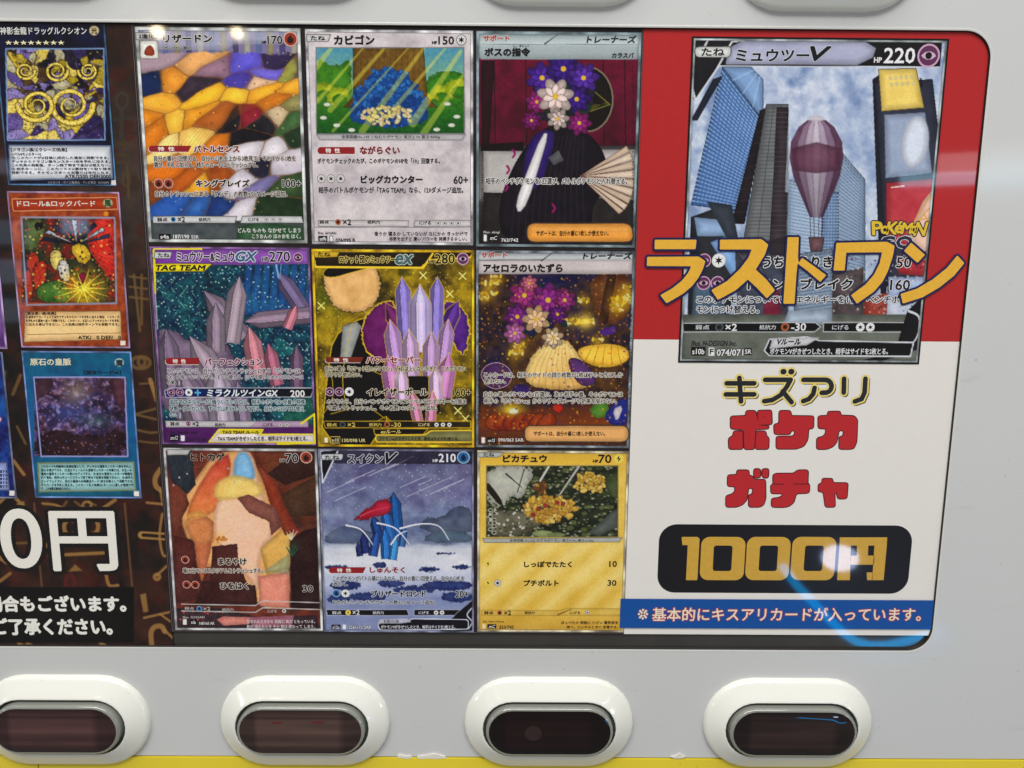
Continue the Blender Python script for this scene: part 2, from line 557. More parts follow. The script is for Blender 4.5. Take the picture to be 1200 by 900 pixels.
    def build(s, name, parent, Y):
        me = bpy.data.meshes.new(name)
        nx, nz = s.nx, s.nz
        V = np.stack([(s.X.ravel() + OX) * .001, np.full(nx * nz, Y * .001), (s.Z.ravel() + OZ) * .001], 1)
        i = (np.arange(nz - 1)[:, None] * nx + np.arange(nx - 1)[None, :]).ravel()
        Fc = np.stack([i, i + nx, i + nx + 1, i + 1], 1)
        me.vertices.add(len(V))
        me.vertices.foreach_set('co', V.ravel())
        me.loops.add(Fc.size)
        me.loops.foreach_set('vertex_index', Fc.ravel().astype(np.int32))
        me.polygons.add(len(Fc))
        me.polygons.foreach_set('loop_start', (np.arange(len(Fc)) * 4).astype(np.int32))
        me.update(calc_edges=True)
        at_ = me.color_attributes.new('Col', 'FLOAT_COLOR', 'POINT')
        lum = s.c @ np.array([.3, .59, .11])
        k = lum[:, None] + (s.c - lum[:, None]) * s.sat
        k = k + (k - 118) * s.con
        c = np.concatenate([np.clip(lin(np.clip(k, 4, 250)), 0, .9), np.ones((len(V), 1))], 1)
        at_.data.foreach_set('color', c.astype(np.float32).ravel())
        me.materials.append(PRINT)
        return link(name, me, parent)

# ================================================================== the machine
M_PANEL = mat('grey_painted_front', (205, 206, 205), .42, .55, var=.035, scale=14, coat_rough=.10)
def grime(m, dark, seed):
    """sparse rubbed marks and specks in the paint"""
    nt = m.node_tree
    b = nt.nodes['Principled BSDF']
    src = b.inputs['Base Color'].links[0].from_socket
    tc = nt.nodes.new('ShaderNodeTexCoord')
    for sc_, st, lo, hi, amt in ((9, (1, 1, .35), .60, .78, .16), (420, (1, 1, 1), .70, .76, .35), (60, (.5, 1, 3), .66, .76, .14)):
        mp = nt.nodes.new('ShaderNodeMapping')
        mp.inputs['Scale'].default_value = st
        mp.inputs['Location'].default_value = (seed, seed * .7, seed * 1.3)
        n = nt.nodes.new('ShaderNodeTexNoise')
        n.inputs['Scale'].default_value = sc_
        n.inputs['Detail'].default_value = 5
        mr = nt.nodes.new('ShaderNodeMapRange')
        mr.inputs['From Min'].default_value, mr.inputs['From Max'].default_value, mr.inputs['To Max'].default_value = lo, hi, amt
        mx = nt.nodes.new('ShaderNodeMix')
        mx.data_type = 'RGBA'
        mx.inputs[7].default_value = (*lin(dark), 1)
        nt.links.new(tc.outputs['Object'], mp.inputs[0])
        nt.links.new(mp.outputs[0], n.inputs['Vector'])
        nt.links.new(n.outputs['Fac'], mr.inputs['Value'])
        nt.links.new(mr.outputs[0], mx.inputs[0])
        nt.links.new(src, mx.inputs[6])
        src = mx.outputs[2]
    nt.links.new(src, b.inputs['Base Color'])
grime(M_PANEL, (120, 118, 112), 2.0)
M_BODY = mat('dark_cabinet', (90, 92, 95), .5)
M_TRIM = mat('black_window_trim', (30, 29, 29), .4)
M_LIP = mat('pale_window_lip', (212, 211, 206), .4, .3)
M_YELLOW = mat('yellow_painted_panel', (236, 212, 46), .42, .4, var=.05, scale=30)
M_BACK = mat('dark_backing', (58, 55, 52), .4, .9, var=.30, scale=70, stretch=(1, 1, .35))
M_WHITE = mat('white_button_plastic', (239, 239, 230), .16, .7, var=.02, scale=40)
M_RING = mat('grey_green_ring', (88, 94, 88), .25, .8, var=.2, scale=120)
M_RINGIN = mat('clear_edge', (138, 140, 132), .12, 1.0)
grime(M_WHITE, (140, 134, 122), 5.0)
grime(M_YELLOW, (130, 110, 40), 8.0)

PY = -1.2                                     # depth of the painted front
zt, zb = at(560, 30.5, PY)[1], at(560, 760, PY)[1]
xr = (at(1163, 90, PY)[0] + at(1090, 725, PY)[0]) / 2
xl = -330.0
XA, XB, ZA, ZB_ = -420.0, 520.0, 330.0, at(600, 887, PY)[1]
machine = tag(bpy.data.objects.new('vending_machine', None), 'grey vending machine with a poster window, oval white buttons and a yellow lower panel', 'vending machine')
COL.objects.link(machine)
machine.location = W(50, 0, -1450)
bpy.context.view_layer.update()
def under(o, parent):
    """parent o without moving it"""
    o.parent = parent
    o.matrix_parent_inverse = Matrix.Translation(-parent_origin(parent))
    return o
def parent_origin(p):
    v = Vector(p.location)
    while p.parent:
        p = p.parent
        v = v + p.location
    return v
inner = rrect(xl, zb, xr, zt, 10.0, 10)
def spread(p):
    """the point of the outer rectangle that belongs to a point of the opening"""
    cx, cz = (xl + xr) / 2, (zb + zt) / 2
    dx, dz = p[0] - cx, p[1] - cz
    hx, hz = (xr - xl) / 2, (zt - zb) / 2
    k = 1 / max(abs(dx) / hx, abs(dz) / hz)
    ux, uz = dx * k / hx, dz * k / hz
    return ((XA + XB) / 2 + ux * (XB - XA) / 2, (ZA + ZB_) / 2 + uz * (ZA - ZB_) / 2)
def grow(pts, d):
    c = np.array(pts)
    out = []
    for i in range(len(c)):
        e = c[(i + 1) % len(c)] - c[i - 1]
        e /= np.linalg.norm(e)
        out.append((c[i][0] + e[1] * d, c[i][1] - e[0] * d))
    return out
b = MB()
l0 = [(x, z) for x, z in grow(inner, 1.0)]
b.loft([[(*spread(p), ) for p in inner] and [(spread(p)[0], 40, spread(p)[1]) for p in inner],
        [(spread(p)[0], PY, spread(p)[1]) for p in inner],
        [(x, PY, z) for x, z in l0]], M_PANEL, cap=False)
under(b.build('door_panel'), machine)
b = MB()
b.loft([[(x, PY, z) for x, z in l0], [(x, PY - .12, z) for x, z in grow(inner, .75)], [(x, PY + .12, z) for x, z in grow(inner, .1)]], M_LIP, cap=False)
b.loft([[(x, PY + .12, z) for x, z in grow(inner, .1)], [(x, PY + .6, z) for x, z in grow(inner, -.2)], [(x, .9, z) for x, z in grow(inner, -.25)]], M_TRIM, cap=False)
under(b.build('window_frame', smooth=True), machine)
b = MB()
b.slab([(xl - 8, zb - 6), (xr + 6, zb - 6), (xr + 6, zt + 6), (xl - 8, zt + 6)], 4, .6, M_BACK)
under(b.build('window_backing'), machine)
b = MB()
b.slab([(XA + 1, -1340), (XB - 1, -1340), (XB - 1, ZA - 1), (XA + 1, ZA - 1)], 620, 42, M_BODY)
under(b.build('cabinet'), machine)
b = MB()
seam = at(45, 890, PY)[0]
b.slab([(XA, ZB_ - 170), (seam - .25, ZB_ - 170), (seam - .25, ZB_ - .5), (XA, ZB_ - .5)], 38, PY - .5, M_YELLOW)
b.slab([(seam + .25, ZB_ - 170), (XB, ZB_ - 170), (XB, ZB_ - .5), (seam + .25, ZB_ - .5)], 38, PY - .5, M_YELLOW)
under(b.build('yellow_panel'), machine)

# ---- push buttons
def lens_mat(name, rgb, seed, k):
    m = bpy.data.materials.new(name)
    m.use_nodes = True
    nt = m.node_tree
    p = nt.nodes['Principled BSDF']
    tc = nt.nodes.new('ShaderNodeTexCoord')
    mp = nt.nodes.new('ShaderNodeMapping')
    mp.inputs['Scale'].default_value = (16, 1, 200)
    mp.inputs['Location'].default_value = (seed, 0, seed * 3.3)
    n = nt.nodes.new('ShaderNodeTexNoise')
    n.inputs['Scale'].default_value = 1
    n.inputs['Detail'].default_value = 3
    c = np.array(lin(rgb))
    sx_ = nt.nodes.new('ShaderNodeSeparateXYZ')
    nt.links.new(tc.outputs['Object'], sx_.inputs[0])
    def ramp(src, a_, b_, stops):
        mr = nt.nodes.new('ShaderNodeMapRange')
        mr.inputs['From Min'].default_value, mr.inputs['From Max'].default_value = a_, b_
        r_ = nt.nodes.new('ShaderNodeValToRGB')
        el = r_.color_ramp.elements
        el[0].position, el[1].position = stops[0][0], stops[-1][0]
        el[0].color, el[1].color = (*[stops[0][1]] * 3, 1), (*[stops[-1][1]] * 3, 1)
        for q, w_ in stops[1:-1]:
            e = el.new(q)
            e.color = (w_, w_, w_, 1)
        nt.links.new(src, mr.inputs['Value'])
        nt.links.new(mr.outputs[0], r_.inputs[0])
        return r_.outputs[0]
    def mul(a_, b_):
        m_ = nt.nodes.new('ShaderNodeMix')
        m_.data_type, m_.blend_type = 'RGBA', 'MULTIPLY'
        m_.inputs[0].default_value = 1
        for s_, i_ in ((a_, 6), (b_, 7)):
            if isinstance(s_, tuple):
                m_.inputs[i_].default_value = s_
            else:
                nt.links.new(s_, m_.inputs[i_])
        return m_.outputs[2]
    # reflections painted into the lens colour: lighter level bars, darker ends
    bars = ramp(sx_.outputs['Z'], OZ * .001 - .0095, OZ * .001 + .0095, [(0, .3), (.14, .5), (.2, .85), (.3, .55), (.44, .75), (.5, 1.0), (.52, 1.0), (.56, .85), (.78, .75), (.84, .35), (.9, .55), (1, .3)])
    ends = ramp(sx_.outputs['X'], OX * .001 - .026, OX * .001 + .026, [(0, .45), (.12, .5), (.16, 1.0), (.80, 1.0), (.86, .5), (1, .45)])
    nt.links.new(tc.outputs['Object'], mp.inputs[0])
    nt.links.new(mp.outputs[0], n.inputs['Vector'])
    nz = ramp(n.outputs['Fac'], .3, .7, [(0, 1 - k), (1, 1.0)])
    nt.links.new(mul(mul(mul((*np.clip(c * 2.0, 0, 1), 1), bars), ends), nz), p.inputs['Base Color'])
    p.inputs['Roughness'].default_value = .25
    p.inputs['Coat Weight'].default_value = .65
    p.inputs['Specular IOR Level'].default_value = .05
    p.inputs['Coat Roughness'].default_value = .02
    return m
def stadium(cx, cz, w, h, y, n=14, p=1.0):
    r = h / 2
    s = w / 2 - r
    out = []
    for k in range(n + 1):
        t = -math.pi / 2 + math.pi * k / n
        out.append((cx + s + r * math.cos(t), y, cz + r * math.sin(t)))
    for k in range(n + 1):
        t = math.pi / 2 + math.pi * k / n
        out.append((cx - s + r * math.cos(t), y, cz + r * math.sin(t)))
    return out
BW, BH = 73.4, 41.6
def button(cx, cz, lens, proto=None):
    mb = MB()
    prof = [(0, 0), (.12, 1.0), (.4, 1.75), (.95, 2.3), (1.7, 2.75), (3.5, 3.8), (5.5, 4.95), (7.4, 6.05), (7.9, 6.25), (8.2, 6.2), (8.35, 5.9)]
    loops = [stadium(0, 0, BW - 2 * i, BH - 2 * i, PY - h) for i, h in prof]
    mb.loft(loops, M_WHITE, cap=False)
    bz = mb.build('push_button', smooth=True)
    bz.location = Vector((cx, 0, cz)) * .001
    w, h = BW - 16.7, BH - 16.7
    mr = MB()
    mr.loft([stadium(0, 0, w, h, PY - 6.1), stadium(0, 0, w - .5, h - .5, PY - 4.6), stadium(0, 0, w - 2.4, h - 2.4, PY - 4.4)], M_RING, cap=False)
    mr.loft([stadium(0, 0, w - 2.2, h - 2.2, PY - 4.3), stadium(0, 0, w - 2.6, h - 2.6, PY - 7.4), stadium(0, 0, w - 3.0, h - 3.0, PY - 8.1), stadium(0, 0, w - 4.2, h - 4.2, PY - 8.6), stadium(0, 0, w - 5.0, h - 5.0, PY - 8.55)], M_RINGIN, cap=False)
    rg = mr.build('lens_ring', bz, smooth=True)
    ml = MB()
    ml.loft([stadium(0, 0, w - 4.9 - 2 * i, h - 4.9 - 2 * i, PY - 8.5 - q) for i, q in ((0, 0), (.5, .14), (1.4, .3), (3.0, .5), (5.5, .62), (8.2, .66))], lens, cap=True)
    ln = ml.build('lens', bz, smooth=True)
    return bz
bpy.context.view_layer.update()
LENS = [((68, 45, 44), 1.0, .4), ((72, 54, 49), 4.0, .40), ((22, 7, 8), 7.0, .25), ((46, 33, 31), 11.0, .6)]
LL = ['white push button with dull brown lens', 'white push button with greyish brown lens showing two red marks', 'white push button with nearly black lens', 'white push button with black lens reflecting small lamps']
bz_z = -283.0
bcx = [at(77.5, 840, PY)[0], at(358, 840, PY)[0], at(643, 840, PY)[0], at(922.5, 840, PY)[0]]
step_x = (bcx[3] - bcx[0]) / 3
for i in range(4):
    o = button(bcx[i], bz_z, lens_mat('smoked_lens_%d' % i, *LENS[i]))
    o['label'] = LL[i]
    marks = {1: ((-9.5, 4.6, 2.4, .5), (7.6, 4.8, 2.6, .6)), 2: ((-7, .2, 3.6, 3.4),)}.get(i, ())
    for mx_, mz_, ma_, mb_ in marks:
        mk = MB()
        mk.slab(circle(mx_, mz_, ma_, 20, mb_), PY - 9.0, PY - 9.17, mat('red_mark_%d' % i, ((92, 22, 26), (36, 8, 9))[i - 1], .25, .65))
        mo = mk.build('red_mark', o)
    under(o, machine)
# the row above the window: only the lower rims show
proto = None
for i in range(4):
    x = at((38, 335, 655, 967)[i], 8, PY - 2)[0]
    zc = at(600, (2, 2, 7, 10)[i], PY - 2)[1] + BH / 2 + .3
    if proto is None:
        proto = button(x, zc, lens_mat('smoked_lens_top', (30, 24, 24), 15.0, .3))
        under(proto, machine)
    else:
        o = proto.copy()
        COL.objects.link(o)
        o.location = Vector((x, 0, zc)) * .001
        for ch in proto.children:
            c = ch.copy()
            COL.objects.link(c)
            c.parent = o

# ---- torn tape on the edge of the yellow panel
M_TAPE = mat('torn_white_tape', (226, 222, 212), .6, var=.08, scale=200, bump=.4)
def scrap(pts, label):
    b = MB()
    b.slab(px(pts, PY - .5), PY - .05, PY - .62, M_TAPE)
    tag(b.build('tape_scrap'), label, 'tape', 'torn tape scraps on the yellow panel')
scrap([(466, 885), (470, 884.5), (475, 886), (481, 885.5), (483, 888), (478, 889), (470, 888.5), (465.5, 888)], 'tiny white scrap of torn tape beside the longest one on the yellow panel edge')
scrap([(489, 887), (494, 885.5), (499, 885), (505, 883.6), (511, 883.4), (516, 885), (521, 886), (523, 888.5), (512, 889.2), (500, 888.8), (490, 889.2)], 'longest white scrap of torn tape on the yellow panel edge between two buttons')
scrap([(786, 886.8), (792, 885.6), (796, 882.8), (799, 884.4), (803, 886.4), (800, 888.6), (790, 888.8)], 'pointed white scrap of torn tape at the yellow panel edge near the black lens button')

# ================================================================== the two posters
def rect_px(u0, v0, u1, v1):
    """plane rectangle of a photo quad's mean edges"""
    um, vm = (u0 + u1) / 2, (v0 + v1) / 2
    return at(u0, vm)[0], at(um, v1)[1], at(u1, vm)[0], at(um, v0)[1]
def quad_rect(q):
    P = [at(*p) for p in q]          # TL TR BR BL
    return ((P[0][0] + P[3][0]) / 2, (P[2][1] + P[3][1]) / 2, (P[1][0] + P[2][0]) / 2, (P[0][1] + P[1][1]) / 2)

# ---- dark poster with gold signs, running out of the picture
pl_x1 = at(199, 700)[0]
pz0 = zb - .2
dark = MB()
dark.slab([(-240, pz0 - 3), (pl_x1, pz0 - 3), (pl_x1, zt + 3), (-240, zt + 3)], .35, .05, mat('dark_poster_paper', (34, 28, 26), .4, .8))
dark_poster = tag(dark.build('dark_poster'), 'dark brown poster with tan hieroglyph drawings and white lettering behind the fantasy cards', 'poster')
a = Art((-112, pz0, pl_x1 - .05, zt + 1.5), base=(36, 29, 27), step=.30)
a.noise(70, [(24, 22, 22), (38, 30, 28), (66, 42, 36), (34, 29, 28)], 3, warp=40)
a.noise(14, [(20, 18, 18), (70, 52, 42)], 8, .35)
a.glow(150, 215, 160, (92, 88, 84), .5, ry=240)
a.dots(26, 9, [(70, 32, 30), (52, 36, 28)], .35, 5, .4)
gold, tan_ = (152, 121, 80), (108, 88, 60)
def gl(pts, w=4, c=tan_, w1=None, sm=False, al=.85):
    a.stroke(pts, w, c, w1, a=al, sm=sm)
def ring(cx, cy, rx, ry, w, c=tan_, al=.85, a0=0, a1=360):
    a.stroke([(cx + rx * math.cos(math.radians(t)), cy + ry * math.sin(math.radians(t))) for t in np.linspace(a0, a1, 22)], w, c, a=al)
# column of signs between the posters
ring(143, 118, 7, 9, 3, (66, 62, 56)); gl([(143, 128), (142, 160)], 5, (62, 58, 52)); gl([(134, 140), (152, 138)], 4, (60, 56, 52))
for v in (168, 181, 190): gl([(138, v), (150, v + 1)], 4, (70, 62, 44))
gl([(149, 195), (151, 232)], 3, (84, 70, 50)); ring(148, 210, 4, 8, 3, (78, 66, 48))
gl([(157, 322), (164, 388)], 3); gl([(166, 322), (166, 380)], 3)
for v in (324, 336, 348): gl([(152, v), (176, v + 3)], 2.5)
ring(165, 425, 11, 7, 4); ring(166, 424, 4, 5, 4)
gl([(164, 450), (185, 448)], 2.5); gl([(176, 445), (184, 470)], 5, gold)
gl([(160, 485), (186, 478)], 3); gl([(160, 486), (186, 492)], 3)
gl([(161, 504), (176, 507), (187, 506)], 3, sm=True); gl([(163, 517), (180, 519), (189, 518)], 2.5, sm=True)
gl([(188, 550), (182, 560), (183, 570), (190, 575)], 6, gold, sm=True); gl([(188, 575), (191, 592)], 3, gold)
gl([(172, 589), (192, 591)], 3, gold)
# ankh like loop and rods
a.stroke([(166, 627), (197, 629)], 9, gold); a.stroke([(168, 627), (196, 629)], 4, (44, 34, 30))
gl([(190, 603), (187, 628), (191, 650), (197, 648), (198, 628), (194, 603), (190, 603)], 3, gold, sm=True)
gl([(199, 660), (184, 674)], 3, gold); ring(184, 676, 3, 3, 4, gold)
a.poly([(164, 697), (171, 695), (174, 717), (168, 718)], gold, var=10)
gl([(169, 724), (200, 717)], 3, gold); gl([(188, 720), (202, 730)], 2.5, gold)
gl([(178, 757), (177, 742), (181, 735), (189, 734), (193, 740)], 6, gold, sm=True); gl([(192, 738), (203, 748)], 3, gold)
# behind the price
gl([(-2, 590), (12, 580), (26, 592)], 4, gold, sm=True); a.poly([(20, 590), (28, 587), (30, 595), (18, 594)], gold)
gl([(50, 590), (66, 592), (76, 597)], 3, gold, sm=True); gl([(78, 588), (72, 597)], 3); gl([(88, 588), (96, 594)], 3); gl([(104, 588), (112, 592)], 3); gl([(120, 596), (135, 586)], 4, gold)
ring(102, 592, 5, 4, 3, gold)
for u in (42, 148): gl([(u - 2, 590), (u + 7, 688)], 2.2, (112, 84, 62))
gl([(15, 637), (32, 636)], 3); a.rect(51, 636, 60, 642, gold)
ring(82, 618, 7, 9, 5, gold, a0=60, a1=300); ring(108, 617, 7, 9, 5, gold, a0=-120, a1=120)
gl([(77, 650), (121, 648)], 4, gold); a.poly([(80, 670), (88, 661), (97, 669)], gold)
ring(60, 651, 2, 2, 4, gold); gl([(124, 672), (128, 686), (138, 686)], 4, gold, sm=True); gl([(-3, 652), (8, 659)], 5, gold); gl([(0, 681), (12, 672)], 4, gold)
ring(82, 682, 5, 8, 5, (86, 40, 38)); a.glow(105, 680, 26, (88, 36, 34), .6); a.glow(20, 680, 30, (92, 44, 40), .5)
gl([(6, 436), (3, 470)], 3); gl([(24, 440), (15, 462)], 4); gl([(20, 500), (30, 520)], 3); gl([(16, 540), (28, 556)], 4, gold)
for u in (22, 32, 118): gl([(u, 754), (u + 6, 757)], 4, gold)
a.rect(-300, 688, 157, 753, (24, 22, 22), var=4)
under(a.build('drawing', None, 0.0), dark_poster) if False else a.build('drawing', dark_poster, 0.0)
tx = Text((0, 0), 1, -.02)
tx.line('0', 1.5, 597, 48, 665, (238, 234, 224), 1.2, (20, 18, 18), 5.0, res=8)
tx.line('円', 61, 600, 135, 668, (238, 234, 224), 1.5, (20, 18, 18), 5.0, res=8)
tx.build('price_lettering', dark_poster)
tx = Text((0, 0), 1, -.02)
tx.line('場合もございます。', -16, 698.5, 147, 716.5, (238, 236, 228), 1.0)
tx.line('ご了承ください。', -7, 725, 131, 743.5, (238, 236, 228), 1.0)
tx.build('notice_lettering', dark_poster)

# ---- sheet with nine cards, the large card and the price
sx0, sx1 = pl_x1 + .5, at(1159, 100)[0]
sz0 = at(650, 742.5)[1]
sheet = MB()
M_SHEET = mat('black_print', (34, 26, 28), .38, .6, var=.3, scale=40)
sx0 = at(184.5, 500)[0]
sheet.slab([(sx0, sz0), (sx1, sz0), (sx1, zt + 3), (sx0, zt + 3)], .02, -.08, M_SHEET)
poster = tag(sheet.build('prize_poster'), 'poster with a black card grid beside red and white fields and a gold heading', 'poster')
fx0 = (at(753.5, 150)[0] + at(735, 560)[0] + at(731, 730)[0]) / 3
mid = at(930, 399)[1]
b = MB(); b.slab([(fx0, mid), (sx1 - .7, mid), (sx1 - .7, zt + 2.9), (fx0, zt + 2.9)], -.09, -.13, mat('red_print', (180, 36, 38), .35, .6, var=.05, scale=300))
b.build('red_field', poster)
b = MB(); b.slab([(fx0, sz0 + .05), (sx1 - .6, sz0 + .05), (sx1 - .6, mid - .02), (fx0, mid - .02)], -.09, -.13, mat('white_print', (232, 228, 222), .42, .7, var=.025, scale=160))
b.build('white_field', poster)
# fine light lines of the black grid
b = MB()
M_LINE = mat('grey_print_line', (116, 104, 104), .4, .5)
gx = [at(357, 160)[0], at(556.5, 160)[0]]
for X_, w_ in ((sx0 + .45, .18), (sx0 + 1.2, .12), (fx0 - .35, .16)):
    b.face([(X_, sz0 + .4), (X_ + w_, sz0 + .4), (X_ + w_, zt), (X_, zt)], -.10, M_LINE)
b.face([(sx0 + .5, sz0 + .35), (fx0 - .3, sz0 + .35), (fx0 - .3, sz0 + .55), (sx0 + .5, sz0 + .55)], -.103, M_LINE)
b.build('grid_border', poster)

# heading across the large card
HD = -.62
NAVY, GOLD1, GOLD2 = mat('navy_print', (28, 30, 78), .35, .6, var=.1, scale=300), mat('gold_print', (232, 178, 58), .38, .6, var=.12, scale=700), None
z5 = lambda p: [(745 + x / 6, 270 + y / 6) for x, y in p]
z6 = lambda p: [(940 + x / 6, 250 + y / 6) for x, y in p]
head = [z5([(132, 66), (425, 66), (418, 132), (130, 132)]),
        z5([(78, 186), (440, 184), (487, 216), (470, 270), (440, 330), (395, 390), (330, 445), (215, 512), (170, 455), (250, 410), (320, 355), (365, 300), (388, 252), (76, 250)]),
        z5([(590, 66), (880, 62), (928, 100), (905, 170), (840, 275), (915, 345), (975, 420), (918, 478), (850, 405), (785, 345), (700, 420), (575, 488), (528, 420), (640, 355), (730, 270), (790, 190), (812, 134), (588, 134)]),
        z5([(1064, 48), (1142, 48), (1136, 190), (1142, 228)]) + z6([(-5, 312), (80, 372), (165, 435), (122, 482), (40, 410), (-36, 352)]) + z5([(1126, 300), (1112, 515), (1034, 515)]),
        z6([(236, 208), (590, 200), (645, 228), (632, 300), (600, 400), (560, 480), (500, 550), (380, 635), (338, 575), (440, 500), (500, 430), (540, 350), (556, 274), (305, 276), (294, 402), (216, 402)]),
        z6([(760, 206), (858, 292), (805, 348), (710, 264)]),
        z6([(1085, 296), (1134, 350), (1060, 440), (960, 520), (840, 590), (702, 634), (686, 566), (800, 530), (910, 465), (1010, 385)])]
b = MB()
for q in head:
    p = rounded([at(*t) for t in q], .35, 2)
    outline(b, p, .85, HD, NAVY)
    b.face(p, HD - .03, GOLD1)
b.build('heading_lettering', poster)

# black line with a yellow edge
b = MB()
YE, BK = mat('yellow_print', (236, 208, 96), .35, .6, var=.06, scale=300), mat('black_ink', (16, 14, 16), .35, .6)
z1 = lambda p: [at(840 + x / 6.3158, 425 + y / 6.3158) for x, y in p]
arc = lambda cx, cy, r, a0, a1, n=8: [(cx + r * math.cos(math.radians(t)), cy + r * math.sin(math.radians(t))) for t in np.linspace(a0, a1, n)]
strokes = [[(72, 152), (276, 152)], [(66, 234), (276, 234)], [(166, 112), (172, 200), (178, 286)],
           [(356, 126), (545, 126)], [(545, 126), (515, 180), (470, 240), (410, 275), (350, 284)], [(486, 212), (552, 292)], [(490, 66), (494, 66)], [(548, 66), (552, 66)],
           [(640, 126), (800, 126)] + arc(800, 174, 48, -75, 75) + [(775, 222)], [(722, 186), (712, 230), (680, 268), (638, 284)],
           [(940, 118), (938, 220)], [(1098, 118), (1092, 220), (1070, 268), (1020, 286)]]
wid = [11.5] * 6 + [15, 15] + [11.5] * 4
for q, w_ in zip(strokes, wid):
    P = z1(q)
    k = .063 / 2.05
    s_ = w_ / 6.3158 * (63 / 185.0)
    i = strokes.index(q)
    b.face(ribbon(z1([(x + 9, y + 9) for x, y in q]), s_ + .85), -.135 - .0016 * i, BK)
    b.face(ribbon(P, s_ + 1.08), -.165 - .0016 * i, YE)
    b.face(ribbon(P, s_ + .62), -.195 - .0016 * i, mat('cream_print', (238, 226, 176), .35, .6))
    b.face(ribbon(P, s_ + .38), -.225 - .0016 * i, BK)
b.build('condition_lettering', poster)

# heavy red katakana
b = MB()
RED, DRED = mat('crimson_print', (186, 36, 42), .35, .6, var=.05, scale=300), mat('maroon_print', (78, 20, 28), .35, .6)
z2 = lambda p: [at(840 + x / 6.6667, 470 + y / 6.6667) for x, y in p]
solid = [  # ポ
    [(108, 120), (228, 115), (228, 76), (300, 76), (308, 110), (330, 190), (405, 195), (400, 215), (300, 220), (292, 375), (215, 375), (210, 222), (108, 215)],
    [(318, 75), (425, 72), (430, 180), (325, 185)],
    [(130, 236), (200, 236), (202, 374), (95, 374), (92, 290), (128, 272)],
    [(308, 236), (380, 236), (385, 272), (405, 290), (402, 374), (300, 374)],
    # ケ
    [(488, 76), (575, 76), (578, 116), (755, 118), (752, 212), (715, 214), (708, 300), (680, 350), (620, 372), (465, 372), (465, 278), (590, 276), (606, 262), (612, 232), (580, 228), (570, 255), (550, 258), (450, 258), (446, 182), (486, 176)],
    # カ
    [(868, 82), (962, 82), (965, 112), (1070, 116), (1096, 145), (1090, 320), (1068, 368), (1040, 374), (955, 374), (957, 280), (985, 274), (992, 232), (965, 226), (950, 235), (935, 320), (905, 355), (860, 374), (780, 374), (782, 288), (830, 278), (852, 250), (852, 214), (792, 212), (792, 118), (866, 114)],
    # ガ
    [(158, 540), (248, 540), (250, 582), (275, 586), (290, 614), (378, 614), (380, 760), (362, 812), (330, 826), (250, 826), (248, 735), (276, 728), (284, 684), (256, 676), (244, 688), (232, 770), (200, 808), (150, 826), (72, 826), (72, 740), (120, 728), (144, 700), (142, 666), (84, 664), (86, 578), (156, 576)],
    [(290, 530), (338, 530), (340, 596), (290, 598)], [(354, 530), (404, 530), (400, 600), (356, 596)],
    # チ
    [(440, 575), (470, 566), (600, 566), (630, 540), (712, 540), (708, 640), (722, 656), (720, 716), (618, 722), (600, 790), (560, 822), (520, 828), (428, 826), (428, 762), (480, 756), (512, 740), (514, 722), (424, 720), (422, 660), (440, 648)],
    # ャ
    [(822, 606), (902, 606), (905, 640), (1022, 640), (1014, 760), (945, 762), (935, 715), (918, 715), (922, 826), (848, 826), (832, 708), (792, 706), (794, 650), (824, 640)]]
for i, q in enumerate(solid):
    p = rounded(z2(q), 1.0, 3)
    outline(b, p, .42, -.14, DRED)
    b.face(p, -.175 - .0015 * (i % 3), RED)
ln_ = MB()
for q in ([(600, 648), (712, 646)], [(440, 648), (520, 648)], [(365, 124), (369, 128)]):
    b.face(ribbon(z2(q), .2), -.185, DRED)
b.build('product_lettering', poster)

# price plate
z3 = lambda p: [at(760 + x / 3.75, 605 + y / 3.75) for x, y in p]
b = MB()
pr = z3([(44, 34), (1156, 38), (1143, 340), (40, 338)])
X0, X1 = (pr[0][0] + pr[3][0]) / 2, (pr[1][0] + pr[2][0]) / 2
b.slab(rrect(X0, pr[2][1], X1, pr[0][1], 7.5, 10), -.14, -.17, mat('black_plate_print', (20, 19, 24), .3, .6))
plate = b.build('price_plate', poster)
b = MB()
def plate_gold(name):
    m = mat(name, (206, 162, 62), .34, .8, var=.14, scale=500)
    return m
GD = plate_gold('dull_gold_print')
def zrect(x0, y0, x1, y1):
    P = z3([(x0, (y0 + y1) / 2), (x1, (y0 + y1) / 2), ((x0 + x1) / 2, y0), ((x0 + x1) / 2, y1)])
    return P[0][0], P[3][1], P[1][0], P[2][1]
def frame(x0, y0, x1, y1, hx0, hy0, hx1, hy1, r, rh, y):
    o_, h_ = rrect(*zrect(x0, y0, x1, y1), r, 6), rrect(*zrect(hx0, hy0, hx1, hy1), rh, 6)
    n = len(o_)
    for i in range(n):
        b.face([o_[i], o_[(i + 1) % n], h_[(i + 1) % n], h_[i]], y, GD)
b.face(rounded(z3([(145, 90), (215, 90), (224, 98), (214, 280), (164, 280), (172, 126), (148, 126)]), .4), -.18, GD)
frame(228, 90, 422, 280, 284, 128, 366, 240, 3.6, 1.1, -.18)
frame(428, 90, 620, 280, 486, 128, 566, 240, 3.6, 1.1, -.18)
frame(627, 90, 820, 280, 684, 128, 766, 240, 3.6, 1.1, -.18)
for q in ([(840, 92), (1048, 92), (1046, 128), (838, 128)], [(838, 128), (888, 128), (884, 280), (828, 280)], [(992, 128), (1046, 128), (1032, 280), (982, 280)],
          [(915, 128), (965, 128), (963, 172), (914, 172)], [(888, 172), (992, 172), (990, 212), (886, 212)], [(958, 246), (986, 246), (984, 280), (960, 280)]):
    b.face(z3(q), -.18, GD)
b.build('price_lettering', plate)

